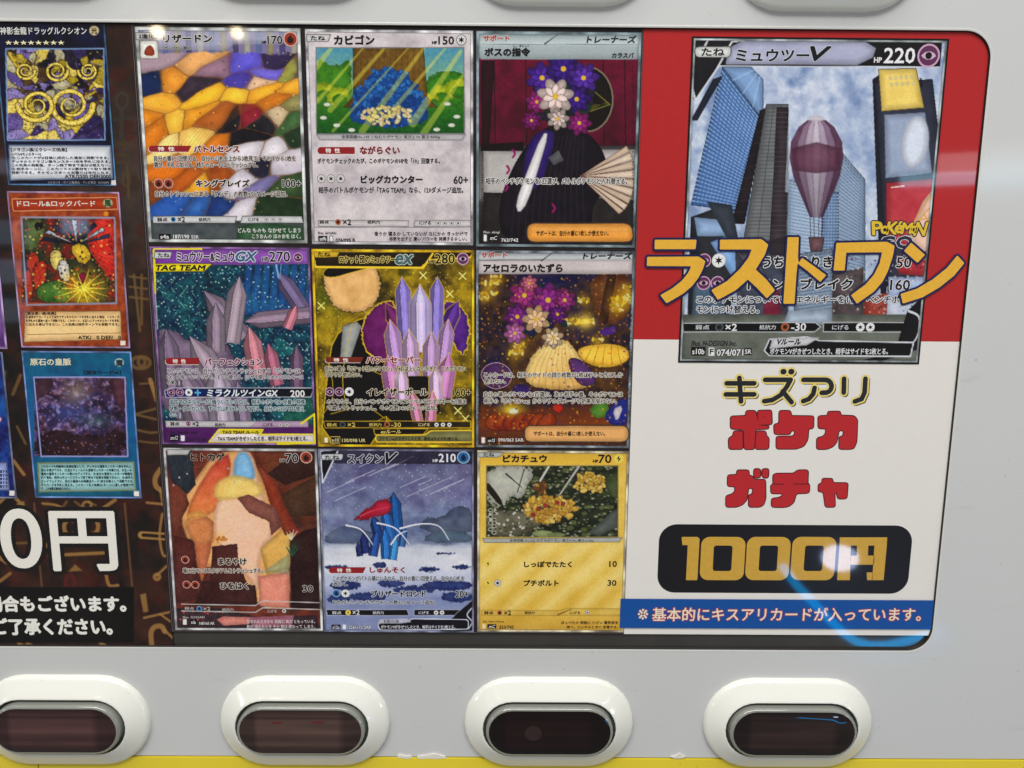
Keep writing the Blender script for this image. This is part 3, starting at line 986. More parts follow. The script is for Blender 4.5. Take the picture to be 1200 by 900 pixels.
# blue notice strip, pasted over the corner of the yellow card
P = px([(726, 701), (1098, 703), (1095, 737), (727, 735)])
b = MB()
b.slab([((P[0][0] + P[3][0]) / 2, (P[2][1] + P[3][1]) / 2), ((P[1][0] + P[2][0]) / 2 - .3, (P[2][1] + P[3][1]) / 2), ((P[1][0] + P[2][0]) / 2 - .3, (P[0][1] + P[1][1]) / 2), ((P[0][0] + P[3][0]) / 2, (P[0][1] + P[1][1]) / 2)], -.50, -.58, mat('blue_strip_print', (8, 78, 156), .35, .6, var=.05, scale=200))
strip = tag(b.build('notice_strip'), 'blue paper strip with cream lettering outlined in red under the price plate', 'notice')
tx = Text((725, 695), 3.1579, -.60)
tx.line('※', 70, 56, 108, 95, (240, 226, 204), .2, (176, 36, 44), 1.1)
tx.line('基本的にキスアリカードが入っています。', 124, 52, 1116, 101, (240, 226, 204), .9, (176, 36, 44), 2.6)
tx.build('notice_lettering', strip)

# ================================================================== the cards
LN = (30, 26, 30)
class Card:
    def __init__(s, q, crop, label, base, group='trading cards on the poster', step=.26, seed=1, name='trading_card', edge=(150, 150, 152), y0=-.14):
        s.rect = quad_rect(q)
        s.o, s.sc = crop
        X0, Z0, X1, Z1 = s.rect
        s.y = y0 - .20
        b = MB()
        b.slab([(X0, Z0), (X1, Z0), (X1, Z1), (X0, Z1)], y0, y0 - .16, ink(edge))
        s.ob = tag(b.build(name), label, 'trading card', group)
        s.a = Art((X0 + .02, Z0 + .02, X1 - .02, Z1 - .02), s.o, s.sc, base, step, seed)
        s.parts = []
        s.t = Text(s.o, s.sc, s.y - .05)
        s.n = Text(s.o, s.sc, s.y - .05)
        s.h = Text(s.o, s.sc, s.y - .05)
        s.nb = 0
    def P(s, pts):
        return px(pts, 0, s.o, s.sc)
    def badge(s, x0, y0, x1, y1, col=(146, 28, 34), body='特性', tail=True):
        h = y1 - y0
        b = MB()
        pts = [(x0 + h * .3, y0), (x1, y0), (x1 - (h * .5 if tail else 0), y1), (x0 + h * .3, y1), (x0, y1 - h * .3), (x0, y0 + h * .3)]
        b.face(s.P([(x - 2, y + 2.2) for x, y in pts]), s.y - .004, ink((226, 214, 208)))
        b.face(s.P(pts), s.y - .012, ink(col))
        o = b.build('ability_badge', s.ob)
        t = Text(s.o, s.sc, s.y - .012)
        m = (x0 + x1) / 2
        w = (x1 - x0)
        t.line(body[0], x0 + w * .22, y0 + h * .2, x0 + w * .36, y1 - h * .16, (240, 226, 220), .7)
        t.line(body[1], x0 + w * .46, y0 + h * .2, x0 + w * .60, y1 - h * .16, (240, 226, 220), .7)
        t.build('badge_lettering', o)
    def energy(s, x, y, r, kind):
        (cx, cz) = s.P([(x, y)])[0]
        R_ = abs(s.P([(x + r, y)])[0][0] - cx)
        ring_, disc, em = {'fire': ((214, 168, 150), (150, 52, 34), (40, 14, 12)), 'plain': ((128, 126, 126), (216, 214, 210), (26, 24, 26)), 'plain_dark': ((220, 220, 220), (236, 236, 236), (20, 20, 20)),
                           'mind': ((204, 160, 190), (96, 48, 84), (22, 12, 20)), 'water': ((150, 190, 214), (40, 98, 160), (12, 30, 60)), 'bolt': ((238, 206, 90), (240, 214, 90), (24, 18, 10)),
                           'fist': ((190, 120, 80), (150, 70, 36), (40, 18, 10)), 'dark': ((90, 100, 104), (44, 56, 62), (16, 18, 20))}[kind]
        b = MB()
        y_ = s.y - .03
        b.face(circle(cx, cz, R_), y_, ink(ring_))
        b.face(circle(cx, cz, R_ * .84), y_ - .008, ink(disc))
        q = lambda pts: [(cx + px_ * R_, cz + pz_ * R_) for px_, pz_ in pts]
        if kind in ('plain', 'plain_dark'):
            st = []
            for k in range(12):
                t = math.radians(90 + 30 * k)
                rr = .66 if k % 2 == 0 else .26
                st.append((rr * math.cos(t), rr * math.sin(t)))
            b.face(q(st), y_ - .016, ink(em))
        elif kind == 'fire':
            b.face(q(chaikin([(-.1, -.6), (.3, -.5), (.48, -.1), (.3, .25), (.2, .05), (.05, .62), (-.25, .2), (-.35, .3), (-.5, -.2), (-.35, -.5)], 1)), y_ - .016, ink(em))
        elif kind == 'mind':
            b.face(q([(-.66, 0), (-.3, .3), (.1, .36), (.5, .2), (.66, -.04), (.3, -.3), (-.1, -.34), (-.45, -.2)]), y_ - .016, ink((206, 176, 200)))
            b.face(q([(.3 * math.cos(t), .3 * math.sin(t)) for t in np.linspace(0, 6.1, 16)]), y_ - .024, ink(em))
        elif kind == 'bolt':
            b.face(q([(.1, .7), (-.45, -.08), (-.05, -.02), (-.15, -.7), (.45, .12), (.05, .08)]), y_ - .016, ink(em))
        elif kind == 'water':
            b.face(q(chaikin([(0, .68), (.42, 0), (.38, -.4), (0, -.6), (-.38, -.4), (-.42, 0)], 1)), y_ - .016, ink(em))
        else:
            b.face(q(chaikin([(-.45, .3), (.2, .5), (.5, .1), (.3, -.45), (-.2, -.5), (-.5, -.1)], 1)), y_ - .016, ink(em))
        b.build('energy_symbol', s.ob)
    def done(s):
        s.a.build('picture', s.ob, s.y)
        if s.n.v:
            s.n.build('name_lettering', s.ob)
        if s.h.v:
            s.h.build('number_lettering' if s.h.digits else 'kind_lettering', s.ob)
        if s.t.v:
            s.t.build('rule_lettering', s.ob)

def silver(a, x0, y0, x1, y1, w, c=(168, 170, 170), noise=True):
    """metallic looking printed border"""
    m = 1 - a.inside(x0 + w, y0 + w, x1 - w, y1 - w)
    t = fbm(a.x, a.y, 70, 41, 3)
    k = np.stack([np.interp(t, [.25, .5, .75], [c[q] * .62, c[q], min(c[q] * 1.32, 246)]) for q in range(3)], 1)
    a.mix(m, k)
    idx = a.inside(x0 + w, y0 + w, x1 - w, y1 - w) * (1 - a.inside(x0 + w + 2.5, y0 + w + 2.5, x1 - w - 2.5, y1 - w - 2.5))
    a.mix(idx * .55, (40, 40, 44))
def keystone(a, q, o, sc):
    """straighten: picture coordinates become those of the card (left and right edges upright)"""
    (x0, y0), (x1, y1), (x2, y2), (x3, y3) = [((p[0] - o[0]) * sc, (p[1] - o[1]) * sc) for p in q]
    return x0, y0, x1, y1, x2, y2, x3, y3
def border(c, q, w, col=(168, 170, 170)):
    """frame of width w that follows the card's own edges"""
    a = c.a
    X0, Z0, X1, Z1 = c.rect
    mm = w / c.sc * (X1 - X0) / ((q[1][0] - q[0][0] + q[2][0] - q[3][0]) / 2)
    X, Z = a.X.ravel(), a.Z.ravel()
    d = np.minimum(np.minimum(X - X0, X1 - X), np.minimum(Z - Z0, Z1 - Z))
    t = fbm(a.x, a.y, 60, 41, 3)
    k = np.stack([np.interp(t, [.25, .5, .75], [col[j] * .6, col[j], min(col[j] * 1.34, 246)]) for j in range(3)], 1)
    a.mix(np.clip((mm - d) / .12 + .5, 0, 1), k)
    a.mix(np.clip(1 - np.abs(d - mm - .15) / .22, 0, 1) * .5, (44, 44, 48))
    a.mix(np.clip(1 - np.abs(d - .12) / .2, 0, 1) * .45, (60, 60, 62))

# ---------------- 1: top left, orange and black picture, 170
Q = [(156.8, 31.8), (353.8, 33), (359, 284.5), (176.4, 284.5)]
c = Card(Q, ((150, 20), 3.2136), 'silver edged card with sweeping orange ribbons and number 170, top left of the grid', (96, 92, 118), seed=11)
a = c.a
a.grad([(0, (122, 118, 150)), (200, (120, 112, 138)), (380, (84, 70, 62)), (850, (60, 66, 64))])
for i, x in enumerate(range(40, 640, 44)):
    a.poly([(x, 40), (x + 20, 40), (x + 34, 260), (x + 10, 260)], [(74, 66, 104), (176, 172, 150), (96, 112, 150), (150, 140, 96)][i % 4], var=16, a=.8)
k1 = [(90, 250, 30, 46, 78), (130, 130, 150, 132, 140), (60, 400, 204, 136, 56), (120, 330, 220, 166, 78), (180, 220, 208, 146, 70), (260, 170, 206, 160, 112), (330, 200, 146, 118, 132), (270, 250, 60, 50, 60), (430, 170, 100, 92, 178), (500, 200, 118, 108, 190),
      (470, 240, 224, 190, 160), (540, 140, 54, 44, 72), (590, 190, 156, 154, 88), (630, 180, 62, 74, 116), (420, 250, 84, 74, 150), (300, 310, 228, 180, 74), (400, 300, 232, 188, 84), (500, 275, 226, 170, 72), (600, 265, 214, 160, 70), (560, 320, 190, 124, 54), (620, 330, 140, 134, 92),
      (190, 400, 234, 190, 92), (260, 380, 214, 154, 64), (320, 400, 164, 100, 54), (170, 480, 242, 216, 150), (240, 460, 240, 206, 128), (120, 430, 196, 124, 50), (400, 400, 34, 32, 38), (460, 460, 30, 28, 34), (430, 390, 134, 46, 60), (510, 410, 40, 38, 44), (560, 380, 206, 186, 156), (610, 390, 74, 100, 66), (640, 450, 40, 58, 42),
      (470, 520, 206, 200, 206), (570, 490, 214, 208, 212), (450, 620, 202, 196, 204), (540, 560, 44, 42, 56), (600, 540, 200, 192, 200), (520, 650, 120, 114, 150), (600, 660, 62, 80, 54), (560, 710, 40, 56, 38), (320, 520, 190, 120, 50), (290, 620, 222, 168, 70), (140, 560, 194, 116, 44), (100, 640, 120, 70, 40), (220, 600, 168, 96, 42),
      (180, 710, 52, 86, 144), (270, 710, 60, 96, 150), (360, 690, 40, 62, 108), (450, 720, 200, 194, 200), (340, 600, 150, 84, 40)]
a.patches(k1, 2.5, 46, 190, 5, edge=(120, 78, 48), rot=-24, mask=np.clip((a.y - 118 - 30 * fbm(a.x, a.y, 30, 2)) / 6, 0, 1) * np.clip((770 - a.y) / 6, 0, 1), ax=.5, var=10)
for k in range(12):
    a.stroke([(70 + 20 * k, 640 - 12 * k), (190 + 20 * k, 440 - 6 * k), (430 + 18 * k, 318 - 3 * k)], 2, (158, 98, 36), a=.4, sm=True)
a.dots(40, 3, [(250, 226, 160), (60, 40, 40)], .4, 9, .5)
a.poly([(84, 770), (670, 770), (670, 850), (84, 850)], (74, 78, 80), var=18); a.poly([(410, 790), (500, 770), (660, 790), (660, 850), (410, 850)], (58, 84, 62), var=18)
# printed foil print stays flat; header and bars
a.poly([(24, 40), (654, 44), (656, 100), (400, 104), (370, 126), (30, 124)], (176, 176, 184), a=.55, var=16)
a.poly([(95, 750), (412, 750), (404, 776), (96, 776)], (206, 206, 206), edge=(70, 70, 74)); a.poly([(432, 750), (655, 750), (662, 776), (424, 776)], (206, 206, 206), edge=(70, 70, 74))
border(c, Q, 11, (172, 174, 172))
a.poly([(30, 60), (112, 58), (104, 84), (32, 86)], (198, 198, 196), edge=(90, 90, 92)); a.poly(rounded([(46, 90), (112, 90), (118, 158), (48, 158)], 10), (224, 222, 216), edge=(100, 98, 96))
a.poly([(60, 146), (66, 118), (84, 104), (100, 120), (104, 148)], (140, 70, 52), sm=1)
a.rect(118, 816, 162, 838, (28, 28, 30), var=0)
c.n.line('リザードン', 135, 68, 318, 97, LN, 1.6, (214, 210, 206), 2.6)
c.h.digits = True; c.h.line('170', 527, 72, 582, 103, LN, .8, (200, 196, 196), 2); c.h.digits = True; c.h.line('HP', 506, 91, 522, 101, LN, .6)
c.t.line('2進化', 42, 65, 100, 81, LN, .5); c.t.line('リザードから進化', 128, 111, 236, 124, LN, .3, (190, 190, 190), 1.4)
c.badge(80, 485, 240, 508); c.t.line('バトルセンス', 250, 485, 420, 509, (110, 30, 34), 1.4, (232, 220, 214), 2.6)
c.t.line('自分の番に1回使える。自分の山札を上から3枚見て、その中から1枚を', 100, 523, 632, 543, LN, .4, (220, 212, 204), 2.2, res=1)
c.t.line('選び、手札に加える。残りのカードはトラッシュする。', 100, 547, 490, 567, LN, .4, (220, 212, 204), 2.2, res=1)
c.energy(117, 627, 18, 'fire'); c.energy(154, 627, 18, 'fire'); c.energy(613, 84, 27, 'fire')
c.t.line('キングブレイズ', 258, 613, 458, 640, LN, 1.4, (226, 218, 210), 2.6); c.t.line('100+', 583, 613, 652, 641, LN, .8, (214, 210, 206), 2)
c.t.line('自分のトラッシュにある「ダンデ」の枚数×50ダメージ追加。', 105, 655, 600, 677, LN, .4, (220, 212, 204), 2.2, res=1)
c.t.line('弱点', 112, 756, 150, 769, LN, .3, res=1); c.energy(172, 762, 10, 'water'); c.t.line('×2', 190, 752, 216, 772, LN, .5); c.t.line('抵抗力', 268, 756, 312, 769, LN, .3, res=1)
c.t.line('にげる', 455, 756, 494, 769, LN, .3, res=1)
for k in range(3): c.energy(522 + 26 * k, 762, 8, 'plain')
c.t.line('s4a', 124, 820, 156, 834, (230, 230, 230), .4); c.t.line('187/190', 172, 820, 232, 834, (232, 232, 232), .4); c.t.line('SSR', 240, 822, 268, 834, (220, 220, 220), .3)
c.t.line('どんな ものも なかせて しまう', 415, 795, 652, 812, (232, 232, 228), .3, res=1); c.t.line('こうおんの ほのおを はく。', 468, 818, 652, 834, (232, 232, 228), .3, res=1)
c.done()

# ---------------- 2: top middle, pale silver, 150
Q = [(357.8, 34.5), (555.4, 36), (553.8, 287.6), (365.6, 286)]
c = Card(Q, ((350, 20), 3.2136), 'pale silver card with a woodland clearing picture and number 150 in the top row', (196, 188, 190), seed=21, edge=(160, 158, 160))
a = c.a
a.noise(60, [(172, 164, 168), (202, 194, 196), (214, 206, 206)], 2); a.noise(16, [(176, 170, 174), (210, 204, 204)], 6, .3)
a.clip = a.inside(66, 116, 622, 440)
a.grad([(116, (96, 150, 196)), (250, (150, 180, 170)), (330, (64, 110, 44)), (440, (34, 80, 34))])
a.poly([(60, 150), (140, 190), (200, 150), (200, 330), (60, 330)], (70, 116, 40), sm=1, var=26, rough=8); a.poly([(470, 230), (560, 200), (640, 220), (640, 340), (470, 340)], (62, 112, 40), sm=1, var=26, rough=8)
for x, y, r in ((90, 280, 40), (150, 300, 44), (540, 290, 44), (600, 270, 46), (500, 310, 30)):
    a.ell(x, y, r, r * .8, (176, 178, 52), var=30, rough=8, soft=4); a.ell(x + 6, y + 14, r * .7, r * .5, (74, 118, 38), var=20, rough=6, soft=4)
a.poly([(205, 110), (470, 110), (484, 300), (520, 340), (170, 340), (206, 300)], (104, 62, 34), var=22, vs=18, ang=0, col2=(126, 82, 44), edge=(60, 34, 20))
for k in range(12):
    a.stroke([(214 + 22 * k, 112), (210 + 22 * k, 330)], 2.5, (70, 42, 24), a=.6)
a.grad([(330, (58, 110, 40)), (440, (26, 72, 36))], mask=np.clip((a.y - 335 - 14 * fbm(a.x, a.y, 40, 3)) / 6, 0, 1))
a.noise(9, [(30, 70, 30), (80, 130, 50)], 12, .25)
# blue flowering bush in front of the trunk, daisies before it
a.poly([(196, 400), (190, 340), (230, 290), (262, 220), (340, 186), (420, 220), (450, 290), (490, 340), (486, 402), (340, 416)], (30, 70, 122), sm=2, var=20, rough=9)
a.foliage(340, 320, 140, 92, [(44, 100, 160), (34, 82, 142), (62, 120, 178), (28, 66, 118)], 170, 13, 1, (22, 54, 100))
a.foliage(340, 236, 80, 44, [(44, 100, 160), (34, 82, 142), (62, 120, 178)], 60, 12, 2, (22, 54, 100))
a.foliage(336, 372, 110, 34, [(226, 214, 172), (214, 200, 150), (236, 226, 190)], 60, 10, 3, (150, 130, 90))
for p0, p1, w_ in (((130, 110), (66, 190), 12), ((250, 110), (70, 320), 7), ((330, 110), (120, 350), 10), ((420, 110), (130, 430), 5), ((470, 120), (240, 430), 12), ((560, 110), (330, 380), 8), ((610, 130), (430, 400), 14), ((620, 220), (470, 440), 12)):
    a.stroke([p0, p1], w_, (226, 214, 110), w_ * 2.2, a=.42, soft=5)
for x, y in ((94, 380), (144, 408), (108, 330), (576, 408), (596, 376), (560, 328), (520, 424), (200, 426)):
    a.ell(x, y, 13, 7, (226, 228, 214), var=8)
a.clip = None
a.stroke([(66, 116), (622, 116), (626, 440), (68, 440), (66, 116)], 4, (120, 120, 122)); a.poly([(68, 442), (628, 442), (618, 464), (80, 464)], (186, 182, 184), edge=(120, 118, 120))
a.poly([(74, 766), (416, 766), (412, 790), (76, 790)], (206, 200, 200), edge=(110, 106, 108)); a.poly([(438, 766), (652, 766), (652, 790), (434, 790)], (206, 200, 200), edge=(110, 106, 108))
border(c, Q, 9, (182, 180, 182)); a.poly([(30, 66), (122, 66), (112, 94), (32, 94)], (206, 204, 204), edge=(80, 80, 82)); a.stroke([(60, 792), (650, 792)], 2, (120, 116, 120))
a.rect(74, 824, 108, 846, (28, 28, 30), var=0); a.rect(118, 824, 130, 846, (220, 218, 216), var=0, edge=(80, 80, 80))
c.n.line('カビゴン', 135, 70, 285, 104, (22, 20, 22), 1.8); c.h.digits = True; c.h.line('150', 527, 74, 585, 104, (22, 20, 22), .8); c.h.digits = True; c.h.line('HP', 503, 92, 521, 103, LN, .8)
c.energy(613, 87, 20, 'plain')
c.t.line('たね', 46, 72, 100, 88, LN, .6)
c.t.line('全国図鑑No.143 いねむりポケモン 高さ:2.1m 重さ:460kg', 162, 445, 532, 459, (80, 78, 80), .1, res=1)
c.badge(72, 490, 212, 516, tail=False); c.t.line('ながらぐい', 232, 488, 380, 516, (128, 32, 36), 1.4)
c.t.line('ポケモンチェックのたび、このポケモンのHPを「10」回復する。', 72, 532, 532, 552, LN, .5, res=1)
for k in range(3): c.energy(86 + 36.5 * k, 609, 16, 'plain')
c.t.line('ビッグカウンター', 236, 598, 466, 626, LN, 1.6); c.t.line('60+', 584, 600, 638, 628, LN, .8)
c.t.line('相手のバトルポケモンが「TAG TEAM」なら、120ダメージ追加。', 76, 640, 620, 663, LN, .5, res=1)
c.t.line('弱点', 80, 766, 114, 778, LN, .3, res=1); c.energy(149, 772, 11, 'fist'); c.t.line('×2', 168, 762, 198, 783, LN, .6); c.t.line('抵抗力', 260, 766, 306, 778, LN, .3, res=1); c.t.line('にげる', 455, 768, 498, 782, LN, .3, res=1)
for k in range(4): c.energy(526 + 25 * k, 776, 9, 'plain')
c.t.line('076/095 R', 140, 834, 214, 846, LN, .5); c.t.line('Illus. kirisAki', 74, 808, 142, 818, LN, .2, res=1); c.t.line('sm9b', 80, 828, 104, 842, (230, 230, 230), .3)
c.t.line('食うか 寝るか していないが なにかの きっかけで', 286, 808, 636, 824, LN, .3, res=1); c.t.line('本気を出すと 凄い パワーを 発揮するらしい。', 342, 828, 634, 843, LN, .3, res=1)
c.done()

# ---------------- 3: top right of the grid, maroon and black
Q = [(557.4, 36.2), (752.9, 38.7), (742.6, 289), (559, 290)]
c = Card(Q, ((545, 20), 3.2136), 'silver topped card with maroon wall panels, dark drapery and an orange box at its foot', (70, 20, 40), seed=31)
a = c.a
a.grad([(160, (96, 18, 48)), (300, (84, 20, 46)), (470, (60, 14, 34))]); a.noise(50, [(60, 10, 32), (112, 26, 60)], 3, .5)
for x in (110, 228, 520, 600): a.stroke([(x, 160), (x + 4, 480)], 4, (40, 10, 24))
a.poly([(60, 165), (112, 165), (92, 480), (62, 480)], (44, 18, 28), var=8)
for x in (150, 570): a.lines(50, (66, 12, 36), x, .03, 5, .5, mask=a.inside(x - 30, 170, x + 60, 470))
a.ell(460, 310, 96, 122, (28, 24, 22), var=6, edge=(120, 112, 96), ew=6); a.poly([(420, 390), (430, 330), (545, 330), (470, 270), (530, 320)], (86, 84, 38), var=8); a.stroke([(370, 390), (545, 330), (450, 250)], 4, (112, 108, 60))
a.grad([(470, (40, 36, 38)), (520, (96, 92, 92)), (680, (120, 116, 114)), (700, (60, 56, 54)), (860, (30, 28, 30))], mask=np.clip((a.y - 482) / 5, 0, 1))
a.poly([(70, 500), (640, 500), (640, 680), (70, 670)], (164, 160, 158), var=18, vs=60); a.poly([(70, 660), (640, 676), (640, 870), (60, 870)], (44, 40, 40), var=10); a.poly([(460, 540), (650, 560), (640, 690), (440, 680)], (120, 116, 112), var=16)
a.poly([(60, 480), (220, 470), (220, 505), (60, 505)], (30, 18, 24), var=6)
# dark vase under a cloth with purple blooms, a white ribbon and a pale fan
a.poly([(150, 868), (120, 720), (180, 560), (250, 460), (330, 400), (430, 420), (500, 470), (540, 560), (520, 660), (470, 720), (490, 868)], (28, 23, 30), sm=2, var=9, vs=40, edge=(10, 8, 12))
for k in range(12):
    a.stroke([(170 + 26 * k, 860), (200 + 22 * k, 640), (280 + 15 * k, 450)], 4, (50, 42, 54), a=.7, sm=True)
a.poly([(230, 480), (290, 420), (350, 440), (280, 650), (215, 650)], (50, 34, 90), sm=1, var=12)
a.poly([(290, 440), (316, 436), (280, 560), (236, 700), (200, 744), (190, 700), (230, 590)], (220, 216, 216), sm=1, var=10, edge=(90, 86, 96))
a.foliage(365, 300, 110, 120, [(36, 60, 44), (28, 44, 40), (50, 40, 60)], 60, 22, 4, (14, 20, 20))
for x, y, r, cc in ((290, 230, 58, (84, 50, 140)), (370, 196, 62, (64, 36, 116)), (446, 230, 56, (92, 58, 150)), (420, 310, 52, (70, 40, 124)), (270, 320, 40, (150, 56, 122)), (430, 400, 44, (140, 48, 116)), (250, 390, 34, (132, 44, 112)), (340, 300, 66, (224, 206, 200)), (350, 384, 40, (214, 196, 190))):
    a.bloom(x, y, r, cc, 7, x)
for k in range(9):
    t0 = math.radians(-62 + 17 * k)
    a.poly([(432, 600), (432 + 205 * math.cos(t0 * .5), 600 + 150 * math.sin(t0 * .8)), (432 + 205 * math.cos((t0 + .25) * .5), 600 + 150 * math.sin((t0 + .25) * .8))], (222, 204, 186) if k % 2 else (206, 186, 168), var=8, edge=(110, 84, 76), ew=2)
a.poly([(312, 530), (352, 502), (372, 540), (334, 558)], (92, 92, 96), var=22)
for x, y in ((180, 515), (158, 575), (152, 640), (330, 720)): a.stroke([(x, y - 14), (x + 8, y), (x, y + 14)], 8, (128, 34, 92), sm=True)
a.poly([(46, 60), (660, 64), (668, 100), (648, 160), (62, 160), (44, 140)], (164, 172, 174), var=14, vs=120); a.grad([(56, (120, 132, 136)), (100, (196, 204, 204)), (112, (160, 168, 170)), (160, (138, 146, 148))], mask=a.inside(46, 58, 668, 160) * .6)
a.stroke([(300, 102), (350, 66)], 6, (70, 74, 78), 2); a.stroke([(60, 104), (660, 104)], 2, (100, 106, 108))
border(c, Q, 10, (120, 132, 136)); 
for x in (66, 632): a.dots(9, 2.2, [(30, 26, 28)], .9, 7, .8, mask=a.inside(x - 4, 180, x + 4, 800))
a.poly(rounded([(232, 776), (628, 776), (636, 848), (232, 848)], 34, 6), (206, 150, 84), var=8, edge=(60, 54, 50), ew=5); a.poly(rounded([(244, 786), (620, 786), (626, 812), (244, 812)], 14), (224, 172, 108), a=.5)
a.rect(90, 820, 126, 844, (24, 22, 24), var=0); a.rect(70, 820, 82, 844, (226, 224, 220), var=0)
c.n.line('サポート', 70, 70, 166, 90, (176, 40, 36), 1.2, (220, 216, 212), 2); c.h.digits = False; c.h.line('トレーナーズ', 460, 72, 642, 98, (44, 46, 50), 1.2, slant=.15)
c.n.line('ボスの指令', 75, 118, 244, 148, (26, 24, 28), 1.8); c.h.digits = False; c.h.line('カラスバ', 553, 136, 634, 154, (30, 28, 32), .8, slant=.12)
c.t.line('し れい', 182, 106, 240, 114, LN, .2, res=1)
c.t.line('相手のベンチポケモンを1匹選び、バトルポケモンと入れ替える。', 78, 606, 610, 630, (26, 22, 24), .5, (222, 218, 214), 2.6, res=1)
c.t.line('サポートは、自分の番に1枚しか使えない。', 268, 804, 540, 824, (40, 26, 16), .4, res=1)
c.t.line('Illus. akagi', 70, 806, 130, 817, (210, 206, 204), .2, res=1); c.t.line('mC', 96, 825, 120, 839, (226, 226, 226), .3, slant=.2); c.t.line('763/742', 136, 834, 200, 846, (226, 224, 222), .4)
c.done()

# ---------------- 4: middle left, tag team card, 270
Q = [(177, 289), (363, 290), (370.5, 521), (189.4, 521)]
c = Card(Q, ((170, 285), 3.6), 'violet topped card with pale stone arches on dark teal sparkles and number 270', (24, 44, 62), seed=41, edge=(60, 36, 70))
a = c.a
a.noise(90, [(16, 40, 52), (24, 66, 80), (20, 34, 60), (34, 88, 92)], 3, warp=60); a.noise(12, [(14, 30, 40), (60, 130, 136)], 5, .3)
for x in range(430, 720, 38): a.poly([(x, 90), (x + 24, 90), (x + 10, 300), (x - 30, 300)], (52, 96, 160), var=24, a=.6)
for x, y, s_ in ((120, 250, 1), (180, 210, .7), (90, 190, .8), (200, 290, .7), (500, 360, .8), (650, 480, .9), (620, 640, .7), (600, 690, 1)):
    for k in range(7):
        a.stroke([(x + 30 * s_ * math.cos(k), y + 40 * s_ * math.sin(k * 1.7)), (x + 60 * s_ * math.cos(k + .5), y + 70 * s_ * math.sin(k * 1.7 + .4))], 5 * s_, [(150, 196, 176), (96, 160, 150), (60, 130, 120)][k % 3], 1, a=.7)
a.dots(20, 3, [(200, 224, 220), (140, 190, 200)], .4, 6, .8)
# cluster of pale lilac grey crystals
gr = (156, 142, 154)
a.poly([(45, 370), (110, 360), (200, 420), (330, 400), (400, 520), (420, 760), (60, 760)], (112, 98, 116), sm=1, var=24, vs=40, edge=(54, 44, 62), rough=8)
for x0, y0, x1, y1, w, cc in ((700, 330, 560, 120, 70, (122, 110, 140)), (720, 300, 420, 330, 70, (150, 132, 148)), (420, 400, 250, 200, 80, (140, 126, 140)), (360, 420, 400, 140, 84, (164, 150, 160)), (300, 460, 300, 250, 80, (146, 132, 146)), (120, 640, 90, 360, 90, (128, 114, 132)), (330, 620, 190, 390, 110, (160, 146, 158)), (480, 560, 440, 350, 80, (196, 138, 148)), (560, 600, 520, 420, 60, (176, 116, 134)), (640, 620, 640, 430, 56, (120, 98, 120)), (230, 760, 150, 520, 110, (144, 130, 146)), (330, 770, 300, 500, 110, (172, 160, 174)), (420, 770, 390, 580, 70, (140, 126, 146)), (600, 360, 640, 260, 44, (206, 140, 154))):
    a.crystal(x0, y0, x1, y1, w, cc, (54, 44, 64))
a.stroke([(550, 30), (556, 100), (566, 150)], 12, (160, 190, 214), 4, a=.8, sm=True); a.stroke([(580, 30), (570, 150)], 8, (120, 160, 200), 3, a=.8)
a.poly([(80, 760), (720, 760), (720, 850), (80, 850)], (74, 36, 84), var=10); a.poly([(600, 700), (724, 620), (724, 770), (560, 770)], (40, 92, 72), var=22, a=.6)
a.poly([(36, 22), (694, 26), (694, 88), (280, 92), (40, 120)], (108, 62, 134), var=14, ang=0, col2=(136, 96, 160))
a.poly([(40, 86), (286, 86), (250, 120), (42, 120)], (230, 214, 64), var=6, edge=(60, 50, 20)); a.stroke([(38, 30), (44, 210)], 9, (222, 206, 66)); a.stroke([(44, 210), (54, 360)], 5, (196, 192, 196))
a.poly([(84, 622), (110, 610), (714, 610), (700, 648), (90, 650)], (22, 44, 104), var=8, ang=0, col2=(16, 14, 18), edge=(170, 170, 180), ew=4)
a.poly([(86, 748), (690, 750), (690, 776), (90, 776)], (196, 192, 194), var=8, edge=(80, 76, 84)); a.poly([(470, 750), (690, 750), (690, 776), (440, 776)], (160, 110, 160), a=.4)
a.poly([(312, 786), (498, 786), (486, 806), (720, 806), (720, 840), (270, 840)], (214, 206, 204), var=6, edge=(226, 208, 70), ew=6); a.poly([(322, 788), (496, 788), (484, 804), (308, 804)], (228, 210, 66), var=4)
border(c, Q, 8, (126, 96, 140)); a.stroke([(560, 846), (716, 842), (716, 720), (660, 760)], 8, (220, 204, 66)); a.stroke([(40, 24), (240, 24)], 7, (220, 204, 70))
a.poly([(42, 36), (116, 36), (108, 64), (40, 64)], (204, 206, 206), edge=(60, 60, 66)); a.rect(106, 806, 144, 834, (24, 20, 28), var=0); a.rect(152, 810, 168, 834, (220, 216, 220), var=0)
c.n.line('ミュウツー&ミュウ', 136, 38, 378, 76, LN, 1.4, (220, 206, 224), 3); c.n.line('GX', 384, 36, 470, 76, (60, 92, 128), 2.0, (210, 222, 226), 3.5, slant=.3); c.h.digits = True; c.h.line('270', 526, 36, 612, 78, LN, 1, (226, 214, 228), 2.6); c.h.digits = True; c.h.line('HP', 496, 58, 522, 76, LN, .8, (220, 206, 224), 2)
c.energy(646, 60, 20, 'mind')
c.t.line('たね', 56, 42, 104, 58, LN, .5); c.n.line('TAG TEAM', 46, 93, 254, 114, (26, 22, 20), 1.4, slant=.35)
c.badge(88, 483, 230, 511, tail=False); c.t.line('パーフェクション', 254, 486, 496, 514, (112, 26, 46), 1.4, (226, 210, 220), 2.6)
c.t.line('このポケモンは、自分のベンチやトラッシュにある「ポケモンGX・', 96, 526, 668, 550, LN, .4, (226, 220, 226), 2.4, res=1)
